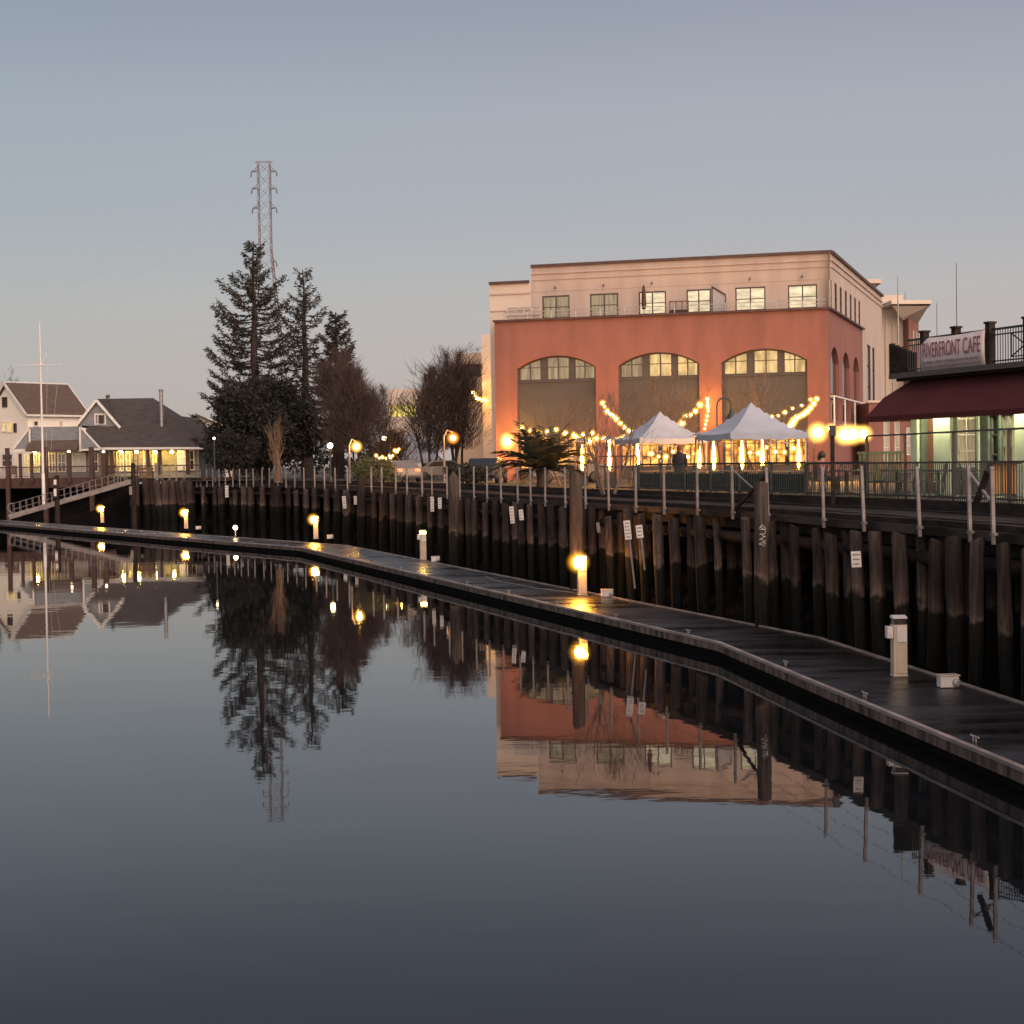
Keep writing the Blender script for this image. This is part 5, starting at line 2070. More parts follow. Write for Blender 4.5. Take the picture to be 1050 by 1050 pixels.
M_COATDARK = mat('dark_coat', (.03, .025, .035), (.02, .018, .024), .85, 4)
M_COATPINK = mat('pink_top', (.35, .14, .16), (.27, .10, .12), .85, 4)
M_HAIRRED = mat('red_brown_hair', (.14, .05, .03), (.09, .035, .02), .6, 9)
M_HAIRDARK = mat('dark_hair', (.04, .025, .02), (.025, .017, .014), .6, 9)
x = Xat(697, 64, 470)
person((x, 64, ZG), R(160), 'person in a dark coat with reddish hair standing beneath the left canopy', M_COATDARK, M_HAIRRED)
x = Xat(843, 51.5, 475)
pp = person((x, 51.5, ZG), R(60), 'person in a pink top seated behind the fence below the globes', M_COATPINK, M_HAIRDARK, True)
make_chair(x + .03, 51.55, R(60) + math.pi, 'dark metal chair on which the person in pink sits')

# ------------------------------------------------------------------ trees
def blade(vs, fs, c, d, w, rng):
    """one small leaf-sized face pair"""
    s = d.cross(Vector((rng.uniform(-1, 1), rng.uniform(-1, 1), rng.uniform(-1, 1))))
    if s.length < 1e-4:
        return
    s = s.normalized() * w
    b = len(vs)
    vs += [tuple(c - s), tuple(c + d * .5 - s * .6), tuple(c + d), tuple(c + d * .5 + s * .6 + Vector((0, 0, .02))), tuple(c + s)]
    fs.append((b, b + 1, b + 2, b + 3, b + 4))


def redwood(px, ytop, Y, zlow, halfw, label, seed, nb, gap=1.0, dens=1.0):
    rng = random.Random(seed)
    tp = P(px, ytop, Y)
    H = tp.z
    t = thing('redwood_tree', label, 'tree', (tp.x, Y, ZG), 'redwoods behind the boardwalk')
    mb = MB()
    pts = [(tp.x + rng.uniform(-.1, .1), Y, ZG + (H - ZG) * k / 10) for k in range(11)]
    mb.tube(pts, [.62 * (1 - k / 10) + .04 for k in range(11)], 9)
    limbs = MB()
    vs, fs = [], []
    for i in range(nb):
        f = i / (nb - 1)
        z = zlow + (H - .3 - zlow) * f ** .92
        an = i * 2.39996 + rng.uniform(-.5, .5)
        prof = (1 - f) ** .62
        L = halfw * prof * rng.uniform(.6, 1.2) + .55
        if f > .82:
            L = rng.uniform(.5, 1.1) * (1.35 - f) * 2.6
        if rng.random() < .08 * gap:
            continue
        dx, dy = math.cos(an), math.sin(an)
        br = []
        droop = rng.uniform(.10, .24) * (1 - f * .9)
        for k in range(8):
            s = k / 7
            br.append(Vector((tp.x + dx * L * s, Y + dy * L * s, z - droop * L * math.sin(s * 2.2) + .42 * L * s ** 3 * (.45 + f) + rng.uniform(-.05, .05))))
        limbs.tube(br, [.085 * (1 - k / 8) * (1.1 - f * .6) + .015 for k in range(8)], 5, False)
        for k in range(int(L * 42 * dens)):
            s = rng.uniform(.10, 1.0) ** .7
            j = min(6, int(s * 7))
            c = br[j].lerp(br[j + 1], s * 7 - j)
            sp = .07 + .19 * math.sin(min(1, s * 1.05) * 2.7) * min(1, L / 3)
            c = c + Vector((rng.gauss(0, sp), rng.gauss(0, sp), rng.gauss(-.06, .10)))
            d = Vector((dx * rng.uniform(-.1, 1) + rng.gauss(0, .5), dy * rng.uniform(-.1, 1) + rng.gauss(0, .5), rng.uniform(-.45, .3))).normalized() * rng.uniform(.18, .42)
            blade(vs, fs, c, d, rng.uniform(.035, .085), rng)
    tr = mb.build('trunk', M_BARK, t)
    limbs.build('limbs', M_BARK, tr)
    cr = MB()
    cr.add(vs, fs)
    cr.build('crown', M_NEEDLE, t)


redwood(259, 247, 165, 6.5, 5.6, 'tallest dark redwood in front of the lattice pylon', 3, 128, 1.2, 1.35)
redwood(311, 276, 172, 8.0, 4.3, 'second redwood with sparse open branches right of the tallest one', 9, 90, 2.2, .95)
redwood(344, 320, 158, 7.0, 2.4, 'smallest redwood with dense narrow tip behind the reddish bare trees', 14, 78, .5, 1.75)


def leafball(px, ytop, Y, rx, label, seed, n, m, name='evergreen_tree', sz=(.18, .42), zb=None, group=None):
    rng = random.Random(seed)
    tp = P(px, ytop, Y)
    t = thing(name, label, 'tree' if name == 'evergreen_tree' else 'bush', (tp.x, Y, ZG), group)
    zb = zb if zb is not None else ZG + .4
    cz, rz = (tp.z + zb) / 2, (tp.z - zb) / 2
    mb = MB()
    for k in range(5):
        an = k * 1.26
        mb.tube([(tp.x + .2 * math.cos(an), Y + .2 * math.sin(an), ZG), (tp.x + rx * .3 * math.cos(an), Y + rx * .3 * math.sin(an), cz - rz * .3), (tp.x + rx * .55 * math.cos(an), Y + rx * .55 * math.sin(an), cz + rz * .4)], [.16 * rx / 4, .1 * rx / 4, .03], 6)
    mb.build('trunk', M_BARK, t)
    clumps = []
    for k in range(int(26 + n / 500)):
        a, b = rng.uniform(0, 2 * math.pi), rng.uniform(-.9, 1)
        s = math.sqrt(1 - b * b) if abs(b) < 1 else 0
        q = rng.uniform(.55, .92)
        clumps.append((Vector((tp.x + rx * q * s * math.cos(a), Y + rx * q * s * math.sin(a), cz + rz * q * b)), rng.uniform(.22, .42) * rx))
    vs, fs = [], []
    for k in range(n):
        c, r = rng.choice(clumps)
        d = Vector((rng.gauss(0, 1), rng.gauss(0, 1), rng.gauss(0, 1))).normalized()
        p = c + Vector((d.x, d.y, d.z * .75)) * r * rng.uniform(.45, 1.05)
        if p.z < zb - .2:
            p.z = zb + rng.uniform(-.2, .6)
        blade(vs, fs, p, (d + Vector((rng.gauss(0, .6), rng.gauss(0, .6), rng.gauss(0, .6)))).normalized() * rng.uniform(*sz), sz[0] * .4, rng)
    cr = MB()
    cr.add(vs, fs)
    cr.build('crown', m, t)


leafball(269, 386, 148, 4.75, 'broad dark round evergreen tree in front of the redwoods', 5, 30000, M_LEAF, sz=(.22, .5))
leafball(382, 470, 108, 1.5, 'olive lit bush beneath the largest globe street lamp', 6, 2600, M_BUSHLEAF, 'garden_bush', (.1, .25), ZG + .1)
leafball(238, 442, 142, 2.2, 'small dark evergreen at the left foot of the round tree', 7, 5000, M_LEAF, 'evergreen_tree', (.16, .36))
leafball(478, 476, 90, 1.2, 'low dark shrub left of the palm behind the railing', 8, 1800, M_LEAF, 'garden_bush', (.1, .25), ZG + .05)


def bare_tree(px, ytop, Y, rx, label, seed, stems, ntw, m, mt, group, zc=None, tw=.022, fork=.25, lean=.0, shape=.75, name='bare_tree'):
    """leafless tree: stems that fork upward and a haze of fine twigs"""
    rng = random.Random(seed)
    tp = P(px, ytop, Y)
    H = tp.z - ZG
    t = thing(name, label, 'tree', (tp.x, Y, ZG), group)
    mb = MB()
    tips = []

    def grow(p, d, L, r, lev):
        n = 4
        pts, rad = [p], [r]
        for k in range(n):
            d = (d + Vector((rng.gauss(0, .09), rng.gauss(0, .09), rng.uniform(0, .10)))).normalized()
            p = p + d * (L / n)
            pts.append(p)
            rad.append(r * (1 - .45 * (k + 1) / n))
        mb.tube(pts, rad, 6 if lev < 2 else 4, False)
        if lev >= 3 or r < .02:
            tips.append((p, d))
            return
        for k in range(rng.choice((2, 3, 3))):
            j = rng.choice((2, 3, 4))
            a = rng.uniform(0, 2 * math.pi)
            nd = (d + Vector((math.cos(a), math.sin(a), rng.uniform(.0, .5))) * rng.uniform(.28, .6) * (rx / H * 2.2)).normalized()
            grow(pts[j], nd, L * rng.uniform(.55, .8), rad[j] * .62, lev + 1)
        tips.append((p, d))
    for s in range(stems):
        a = rng.uniform(0, 6.28)
        base = Vector((tp.x + (.25 * math.cos(a) if stems > 1 else 0), Y + (.25 * math.sin(a) if stems > 1 else 0), ZG))
        d = Vector((math.cos(a) * fork * rx / H * 1.6, math.sin(a) * fork * rx / H * 1.6, 1)).normalized()
        grow(base, d, H * .42, .045 * H ** .55 if stems == 1 else .034 * H ** .55, 0)
    tr = mb.build('trunk', m, t)
    cr = MB()
    zc = zc if zc is not None else ZG + H * .22
    vs, fs = [], []
    lobes = [(rng.uniform(-.35, .35), rng.uniform(-.35, .35), rng.uniform(.72, 1.0)) for _ in range(5)]
    for k in range(ntw):
        if tips and rng.random() < .35:
            p0, d0 = rng.choice(tips)
            p0 = p0 + Vector((rng.gauss(0, .35), rng.gauss(0, .35), rng.gauss(0, .4)))
        else:
            lx, ly, lh = rng.choice(lobes)
            f = rng.random()
            z = zc + (tp.z - zc) * f * lh
            w = rx * (math.sin(min(1, (f + .12)) * math.pi) ** shape * .95 + .05) * .72
            p0 = Vector((tp.x + lx * rx + rng.gauss(0, w * .52), Y + ly * rx + rng.gauss(0, w * .52), z))
        L = rng.uniform(.5, 1.5) * min(1, rx / 2.5)
        out = Vector((p0.x - tp.x, p0.y - Y, 0)) / max(rx, .1)
        d = (Vector((0, 0, .8)) + out * .6 + Vector((rng.gauss(0, .42), rng.gauss(0, .42), rng.gauss(0, .2)))).normalized() * L
        if p0.z + d.z > tp.z + .3:
            d *= .4
        w = tw * rng.uniform(.7, 1.4)
        s = d.cross(Vector((rng.gauss(0, 1), rng.gauss(0, 1), .2))).normalized() * w
        q = s.cross(d).normalized() * w
        b = len(vs)
        md = p0 + d * .55 + Vector((rng.gauss(0, .05), rng.gauss(0, .05), 0))
        vs += [tuple(p0 + s), tuple(p0 - s * .5 + q * .8), tuple(p0 - s * .5 - q * .8), tuple(md + s * .6), tuple(md - s * .3 + q * .5), tuple(md - s * .3 - q * .5), tuple(p0 + d)]
        fs += [(b, b + 1, b + 4, b + 3), (b + 1, b + 2, b + 5, b + 4), (b + 2, b, b + 3, b + 5), (b + 3, b + 4, b + 6), (b + 4, b + 5, b + 6), (b + 5, b + 3, b + 6)]
    cr.add(vs, fs)
    cr.build('twig_crown', mt, t)


GB = 'leafless trees behind the boardwalk'
bare_tree(340, 356, 150, 3.4, 'reddish bare tree in front of the smallest redwood', 31, 4, 5600, M_BARK, M_TWIG, GB, tw=.02)
bare_tree(363, 376, 146, 3.2, 'reddish bare tree with broad crown above the largest globe lamp', 32, 4, 5600, M_BARK, M_TWIG, GB, tw=.02)
bare_tree(389, 394, 152, 2.3, 'lower reddish bare tree at the right end of the clump', 33, 3, 1900, M_BARK, M_TWIG, GB, tw=.02)
bare_tree(438, 374, 128, 1.9, 'narrow upright bare tree, left of the twin pair by the garage', 34, 4, 3800, M_BARK, M_TWIG, GB, tw=.018, shape=.55)
bare_tree(468, 355, 130, 2.5, 'taller upright bare tree, right of the twin pair by the garage', 35, 5, 5600, M_BARK, M_TWIG, GB, tw=.018, shape=.55)
bare_tree(400, 440, 124, 2.1, 'small spreading bare tree with light strings in the park', 36, 1, 900, M_BARK, M_BARK, GB, tw=.025)
bare_tree(284, 424, 126, .62, 'vase shaped small tree with lit pale red stems before the round evergreen', 37, 8, 260, M_PALEBARK, M_PALEBARK, GB, tw=.016, fork=.28)
GP = 'thin leafless trees on the patio'
bare_tree(577, 408, 80, 2.2, 'thin bare tree in front of the left arch panel', 41, 2, 420, M_PALEBARK, M_PALEBARK, GP, tw=.010, fork=.6)
bare_tree(622, 398, 58.5, 1.5, 'forked bare patio tree left of the left canopy', 42, 3, 500, M_PALEBARK, M_PALEBARK, GP, tw=.008, fork=.9)
bare_tree(676, 378, 82, 2.7, 'bare tree in front of the middle arch', 43, 2, 620, M_PALEBARK, M_PALEBARK, GP, tw=.010, fork=.7)
bare_tree(785, 380, 84, 2.0, 'bare pale tree in front of the right arch', 44, 2, 320, M_PALEBARK, M_PALEBARK, GP, tw=.010, fork=.8)

# palm
rng = random.Random(17)
pc = P(556, 486, 76)
pc.z = ZG + .75
palm = thing('palm_tree', 'large low palm with arching fronds in front of the left arch', 'palm', (pc.x, pc.y, ZG))
mb = MB()
mb.lathe((pc.x, pc.y, ZG), [(.3, 0), (.24, .4), (.3, .75), (.26, 1.05), (.05, 1.2)], 12)
mb.build('trunk', M_BARK, palm)
for k in range(40):
    an = k * 2.39996
    el_ = rng.uniform(.2, 1.3)
    L = rng.uniform(1.7, 2.6)
    pts = []
    p = pc.copy()
    d = Vector((math.cos(an) * math.cos(el_), math.sin(an) * math.cos(el_), math.sin(el_)))
    for j in range(11):
        pts.append(p.copy())
        p = p + d * (L / 10)
        d = (d + Vector((0, 0, -.115))).normalized()
    mb = MB()
    mb.tube(pts, [.03 * (1 - j / 12) for j in range(11)], 4, False)
    vs, fs = [], []
    for j in range(1, 10):
        dd = (pts[j + 1] - pts[j - 1]).normalized()
        sd = dd.cross(Vector((0, 0, 1))).normalized()
        for sgn in (-1, 1):
            for h in (0, .33, .66):
                c = pts[j].lerp(pts[j + 1], h)
                l_ = (.62 * math.sin(min(1, (j + 1) / 9) * 2.4) + .12)
                tip = c + sd * sgn * l_ + dd * l_ * .55 + Vector((0, 0, rng.uniform(-.25, .05) * l_))
                w = dd * .022
                b = len(vs)
                vs += [tuple(c - w), tuple((c + tip) / 2 + w * 1.2 + Vector((0, 0, .03))), tuple(tip), tuple((c + tip) / 2 - w * 1.2)]
                fs.append((b, b + 1, b + 2, b + 3))
    mb.add(vs, fs)
    mb.build('frond', M_PALM, palm)

# far tree line closing the horizon
mb = MB()
vs, fs = [], []
rng = random.Random(77)
for k in range(16000):
    x = rng.uniform(-150, 160)
    Y = 260 + rng.uniform(-6, 6)
    h = 4.5 + 2.2 * math.sin(x * .11) + 1.6 * math.sin(x * .31 + 1) + 1.0 * math.sin(x * .83)
    z = ZG + rng.random() ** .7 * max(1.5, h)
    d = Vector((rng.gauss(0, 1), rng.gauss(0, 1), rng.gauss(0, 1))).normalized() * rng.uniform(.5, 1.1)
    blade(vs, fs, Vector((x, Y, z)), d, .3, rng)
mb.add(vs, fs)
tag(mb.build('far_tree_line', M_LEAF), kind='stuff')

# ------------------------------------------------------------------ pylon and wires
Y = 300
tp = P(270.5, 166, Y)
pyl = thing('lattice_pylon', 'tall slender lattice power pylon rising behind the tallest redwood', 'pylon', (tp.x, Y, ZG))
mb = MB()
Ht = tp.z
zs = [ZG + (Ht - ZG) * k / 26 for k in range(27)]


def hw(z):
    f = (z - ZG) / (Ht - ZG)
    return 1.05 + max(0, (.72 - f)) * 4.6


for sx in (-1, 1):
    for sy in (-1, 1):
        mb.bar((tp.x + sx * hw(ZG), Y + sy * hw(ZG), ZG), (tp.x + sx * hw(ZG + (Ht - ZG) * .72), Y + sy * hw(ZG + (Ht - ZG) * .72), ZG + (Ht - ZG) * .72), .15)
        mb.bar((tp.x + sx * 1.05, Y + sy * 1.05, ZG + (Ht - ZG) * .72), (tp.x + sx * 1.05, Y + sy * 1.05, Ht), .14)
for z0, z1 in zip(zs, zs[1:]):
    a, b = hw(z0), hw(z1)
    for (p0, p1, p2, p3) in (((-1, -1), (1, -1), (-1, -1), (1, -1)), ((-1, 1), (1, 1), (-1, 1), (1, 1)), ((-1, -1), (-1, 1), (-1, -1), (-1, 1)), ((1, -1), (1, 1), (1, -1), (1, 1))):
        mb.bar((tp.x + p0[0] * a, Y + p0[1] * a, z0), (tp.x + p3[0] * b, Y + p3[1] * b, z1), .06)
        mb.bar((tp.x + p1[0] * a, Y + p1[1] * a, z0), (tp.x + p2[0] * b, Y + p2[1] * b, z1), .06)
mb.bar((tp.x - 1.6, Y, Ht), (tp.x + 1.6, Y, Ht), .16)
mb.build('lattice', M_PYLON, pyl)
arms = []
for ya, w in ((175.5, 1.9), (193, 1.8), (213, 1.7), (268, 1.4)):
    z = Zat(270, ya, Y)
    for s in (-1, 1):
        mb = MB()
        e = (tp.x + s * (1.05 + w * .62), Y - .2, z - .1)
        mb.bar((tp.x + s * 1.0, Y - 1.05, z), e, .13)
        mb.bar((tp.x + s * 1.0, Y + 1.05, z), e, .13)
        mb.bar((tp.x + s * 1.0, Y, z + .9), e, .09)
        for k in range(3):
            mb.bar((e[0], e[1], e[2] - .05), (e[0] + s * .12 * k, e[1], e[2] - .9), .1)
        ar = mb.build('cross_arm', M_PYLON, pyl)
        arms.append(Vector((e[0], e[1], e[2] - .9)))
for k, (i, px1, y1, Yb) in enumerate(((0, -60, 306, 420), (2, -60, 318, 420), (4, -60, 330, 420))):
    a, b = arms[i], P(px1, y1, Yb)
    mb = MB()
    mb.tube([a.lerp(b, f / 16) - Vector((0, 0, 5.0 * 4 * f / 16 * (1 - f / 16))) for f in range(17)], .005, 4, False)
    tag(mb.build('power_line', M_PYLON), ('upper', 'middle', 'lowest')[k] + ' thin power line running left from the lattice pylon', 'power line', 'power lines at the pylon')

# ------------------------------------------------------------------ yacht club at the left
Yc = 166
ZDk = 3.8


def XZ(px, py, Y):
    p = P(px, py, Y)
    return p.x, p.z


club = thing('clubhouse', 'grey shingled clubhouse with long brown roof and front gable above the deck', 'clubhouse', (Xat(110, Yc), Yc, ZG))
xL, xR = Xat(24, Yc, 460), Xat(207, Yc, 460)
zE = Zat(150, 459.5, Yc)
xr0, zr = XZ(98, 409, Yc + 8)
xr1, _ = XZ(157, 412, Yc + 8)
mb = MB()
mb.box(((xL + xR) / 2, Yc + 8.6, (ZG + zE) / 2), (xR - xL - 1.0, 15.2, zE - ZG + .3))
mb.build('wall', M_GREYWALL, club)
xe0 = Xat(83, Yc, 460)
mb = MB()
th_ = .25
xh = xR + .3
mb.add([(xe0, Yc - .8, zE), (xh, Yc - .8, zE), (xr1, Yc + 8, zr), (xr0 + .2, Yc + 8, zr), (xh, Yc + 16.8, zE), (xe0, Yc + 16.8, zE),
        (xe0, Yc - .8, zE - th_), (xh, Yc - .8, zE - th_), (xh, Yc + 16.8, zE - th_), (xe0, Yc + 16.8, zE - th_)],
       [(0, 1, 2, 3), (1, 4, 2), (4, 5, 3, 2), (5, 0, 3), (9, 8, 7, 6), (0, 6, 7, 1), (1, 7, 8, 4), (5, 9, 6, 0)])
rf = mb.build('roof', M_ROOF, club)
# small rear hip to the right
mb = MB()
xa, za = XZ(168, 423, Yc + 9)
xb_, _ = XZ(176, 424, Yc + 9)
mb.add([(Xat(150, Yc + 4, 440), Yc + 2, zE + .1), (xR + 1.2, Yc + 2, zE + .1), (Xat(196, Yc + 9, 427), Yc + 9, Zat(196, 428, Yc + 9)), (Xat(160, Yc + 9, 423), Yc + 9, za), (xR + 1.2, Yc + 17, zE + .1), (Xat(150, Yc + 4, 440), Yc + 17, zE + .1)],
       [(0, 1, 2, 3), (1, 4, 2), (4, 5, 3, 2)])
mb.build('rear_roof', M_ROOF, club)
# front cross gable
gy = Yc + 3.0
gx0, gz0 = XZ(78, 436.5, gy)
gx1, gz1 = XZ(124, 437.5, gy)
gxa, gza = XZ(99.5, 409.5, gy)
mb = MB()
mb.prism([(gx0 + .25, gy, gz0), (gx1 - .25, gy, gz1), (gxa, gy, gza - .3)], (0, .3, 0))
gw = mb.build('gable_wall', M_GREYWALL, club)
mb = MB()
mb.add([(gx0, gy - .3, gz0 - .05), (gxa, gy - .3, gza), (gx1, gy - .3, gz1 - .05), (gx0, gy + 9, gz0 - .05), (gxa, gy + 9, gza), (gx1, gy + 9, gz1 - .05)], [(0, 1, 4, 3), (1, 2, 5, 4)])
o = mb.build('gable_roof', M_ROOF, club)
o.modifiers.new('thick', 'SOLIDIFY').thickness = .18
mb = MB()
mb.bar((gx0, gy - .33, gz0 - .12), (gxa, gy - .33, gza - .08), .1, .26)
mb.bar((gxa, gy - .335, gza - .08), (gx1, gy - .335, gz1 - .12), .1, .26)
mb.build('white_trim', M_WHITE, gw)
wx0, wz0 = XZ(97, 435.5, gy)
wx1, wz1 = XZ(108.5, 424, gy)


def ptg(a, z, d=0.0, y=gy - .02):
    return (a, y + d, z)


window(club, ptg, wx0, wx1, wz0, wz1, 0.0, M_WHITE, 3, 1, .12, M_WHITE, 'gable_window')
mb = MB()
mb.box(((wx0 + wx1) / 2 + .1, gy - .1, (wz0 + wz1) / 2 - .05), (.5, .05, .85))
mb.build('dark_sash', M_BROWNPOST, gw)
# left parapet trough with sloping cheeks
by = Yc - 1.2
bx0, bz1 = XZ(30, 438, by)
bx1, bz0 = XZ(82, 451, by)
mb = MB()
mb.box(((bx0 + bx1) / 2, by + .15, (bz0 + bz1) / 2), (bx1 - bx0, .3, bz1 - bz0))
mb.build('parapet_panel', M_GREYWALL, club)
mb = MB()
z2 = Zat(50, 461, by)
mb.prism([(bx0, by - .1, bz0 - .003), (bx0, by - 1.6, z2), (bx0, by - 1.6, z2 - .15), (bx0, by + .3, z2 - .15)], (bx1 - bx0 - .01, 0, 0))
mb.build('lower_roof', M_ROOF2, club)
for (pts, nm) in ((((82, 437), (103.5, 460.5), (82.3, 461.5)), 'cheek_panel'), (((30.5, 438.5), (30.5, 455), (27, 461), (12.5, 462)), 'cheek_panel')):
    mb = MB()
    pl = [P(a, b, by - .3) for a, b in pts]
    mb.prism(pl, (0, .25, 0))
    c_ = mb.build(nm, M_GREYWALL, club)
    mb = MB()
    for p, q in zip(pl, pl[1:] + pl[:1]):
        mb.bar(p + Vector((0, -.02, 0)), q + Vector((0, -.02, 0)), .08, .17)
    mb.build('white_trim', M_WHITE, c_)
mb = MB()
e0_ = P(103, 460, Yc - .82)
mb.bar(e0_, (xh, Yc - .82, zE - .1), .08, .22)
mb.bar(P(13, 462.5, by - .33), P(83, 462, by - .33), .08, .2)
mb.build('eave_trim', M_WHITE, club)
# ground floor: lit bays with white frames
cy = Yc + .98


def ptc(a, z, d=0.0):
    return (a, cy - .05 + d, z)


for (p0, p1, g_, cols, fr) in ((25, 32.5, E_CLUB, 2, M_WHITE), (34.5, 41, E_CLUB, 2, M_WHITE), (50, 57, M_GLASSDARK, 2, M_WHITE), (59, 68, M_GLASSDARK, 2, M_WHITE), (74, 88, M_PLATE, 2, M_WHITE), (91, 101, M_GLASSDARK, 2, M_WHITE),
                               (119.5, 127, E_CLUB, 2, M_WHITE), (129, 134, E_CLUB, 1, M_WHITE), (136.5, 142, E_WINDIM, 1, M_BROWNPOST), (147, 151, E_WINDIM, 1, M_WHITE), (156.5, 160.5, E_CLUB, 1, M_WHITE), (182, 191, E_WINWHITE, 3, M_WHITE), (194, 199.5, M_GLASSDARK, 1, M_WHITE)):
    a, b = Xat(p0, cy, 470), Xat(p1, cy, 470)
    window(club, ptc, a, b, ZDk + .5, Zat(100, 462.5 + (1.5 if p0 < 90 else 0), cy), 0.0, g_, cols, 2, .1, fr)
mb = MB()
for px in (109, 115, 152, 164, 192.5):
    mb.box((Xat(px, Yc - .3, 470), Yc - .3, (ZDk + zE) / 2), (.35, .35, zE - ZDk - .15))
mb.build('veranda_post', M_BROWNPOST, club)
for px in (124, 140, 159, 176, 36):
    p = P(px, 463.0, Yc - .3)
    mb = MB()
    mb.lathe(p, [(.001, .08), (.12, .06), (.17, -.06)], 10)
    mb.ball(p + Vector((0, 0, -.05)), .15, 8, 5)
    mb.build('eave_lamp', E_CLUBLAMP, club)
# flue on the roof and ridge ornament
p = P(166, 442, Yc + 3)
mb = MB()
mb.tube([(p.x, p.y, p.z - .6), (p.x, p.y, Zat(166, 401, Yc + 3))], .19, 10)
mb.lathe((p.x, p.y, Zat(166, 401, Yc + 3)), [(.19, 0), (.26, .05), (.26, .12), (.1, .25)], 10)
mb.build('flue', M_STEEL, rf)
p = P(110, 409, Yc + 7)
mb = MB()
mb.tube([(p.x, p.y, p.z - .5), (p.x, p.y, p.z + .1)], .08, 8)
mb.box((p.x + .05, p.y, p.z + .25), (.35, .35, .35))
mb.build('ridge_vent', M_FRAME, rf)

# white house behind
Yh = 182
hk = P(28, 422, Yh)
e1 = Vector((.62, .785))
e2 = Vector((-.80, .60))
zE2 = hk.z
zR2 = Zat(3, 393, Yh + 3)
L1 = 7.7
L2 = 6.9
hse = thing('white_house', 'cream white two storey gabled house with brown roof at the left edge', 'house', (hk.x, hk.y, ZG))


def hp(a, b, z):
    return (hk.x + e1.x * a + e2.x * b, hk.y + e1.y * a + e2.y * b, z)


mb = MB()
mb.quad(hp(0, 0, ZG - .2), hp(L1, 0, ZG - .2), hp(L1, 0, zE2), hp(0, 0, zE2))
mb.poly([hp(0, L2, ZG - .2), hp(0, 0, ZG - .2), hp(0, 0, zE2), hp(0, L2 / 2, zR2 - .1), hp(0, L2, zE2)])
mb.poly([hp(L1, 0, ZG - .2), hp(L1, L2, ZG - .2), hp(L1, L2, zE2), hp(L1, L2 / 2, zR2 - .1), hp(L1, 0, zE2)])
mb.quad(hp(L1, L2, ZG - .2), hp(0, L2, ZG - .2), hp(0, L2, zE2), hp(L1, L2, zE2))
mb.build('wall', M_CREAM, hse)
mb = MB()
for (b_, zz) in ((-.35, zE2 - .3), ):
    mb.quad(hp(-.4, b_, zz), hp(L1 + .4, b_, zz), hp(L1 + .4, L2 / 2, zR2), hp(-.4, L2 / 2, zR2))
    mb.quad(hp(L1 + .4, L2 - b_, zz), hp(-.4, L2 - b_, zz), hp(-.4, L2 / 2, zR2), hp(L1 + .4, L2 / 2, zR2))
o = mb.build('roof', M_ROOF2, hse)
o.modifiers.new('thick', 'SOLIDIFY').thickness = .15
mb = MB()
mb.bar(hp(-.45, -.4, zE2 - .4), hp(-.45, L2 / 2, zR2 - .08), .1, .28)
mb.bar(hp(-.45, L2 / 2, zR2 - .08), hp(-.45, L2 + .4, zE2 - .4), .1, .28)
mb.bar(hp(-.4, -.4, zE2 - .42), hp(L1 + .4, -.4, zE2 - .42), .1, .22)
mb.bar(hp(-.4, L2 / 2, zR2 + .1), hp(L1 + .4, L2 / 2, zR2 + .1), .12, .1)
mb.bar(hp(L1 + .42, -.4, zE2 - .4), hp(L1 + .42, L2 / 2, zR2 - .04), .1, .2)
mb.build('white_trim', M_WHITE, hse)


def pth(a, z, d=0.0):
    return (hk.x + e2.x * a + e1.x * (d - .06), hk.y + e2.y * a + e1.y * (d - .06), z)


def ptl(a, z, d=0.0):
    return (hk.x + e1.x * a + e2.x * (d - .06), hk.y + e1.y * a + e2.y * (d - .06), z)


def h_of(px):
    r = ray(px, 440)
    k = r.x / r.y
    return (k * hk.y - hk.x) / (e2.x - k * e2.y)


window(hse, pth, h_of(6.5), h_of(2), Zat(5, 443, Yh + 2), Zat(5, 432, Yh + 2), 0, E_WINWARM, 1, 2, .1, M_WHITE)
window(hse, pth, h_of(13), h_of(7.5), Zat(10, 443.5, Yh + 1), Zat(10, 432, Yh + 1), 0, E_WINWARM, 1, 1, .1, M_WHITE)
window(hse, pth, h_of(17.5), h_of(14.5), Zat(10, 443.5, Yh + 1), Zat(10, 434, Yh + 1), 0, M_GLASSDARK, 1, 1, .1, M_FRAME)
window(hse, pth, h_of(8.5), h_of(3.5), Zat(6, 417.5, Yh + 2), Zat(6, 407, Yh + 2), 0, M_BROWNPOST, 1, 1, .12, M_TAUPE, 'louvre')
window(hse, pth, h_of(13), h_of(1.5), Zat(6, 479, Yh + 2), Zat(6, 465, Yh + 2), 0, M_GLASSDARK, 2, 2, .14, M_WHITE)
for a, b in ((.7, 1.35), (4.2, 4.5)):
    window(hse, ptl, a, b, Zat(35, 437, Yh), Zat(35, 431, Yh), 0, M_GLASSDARK, 1, 1, .1, M_WHITE)

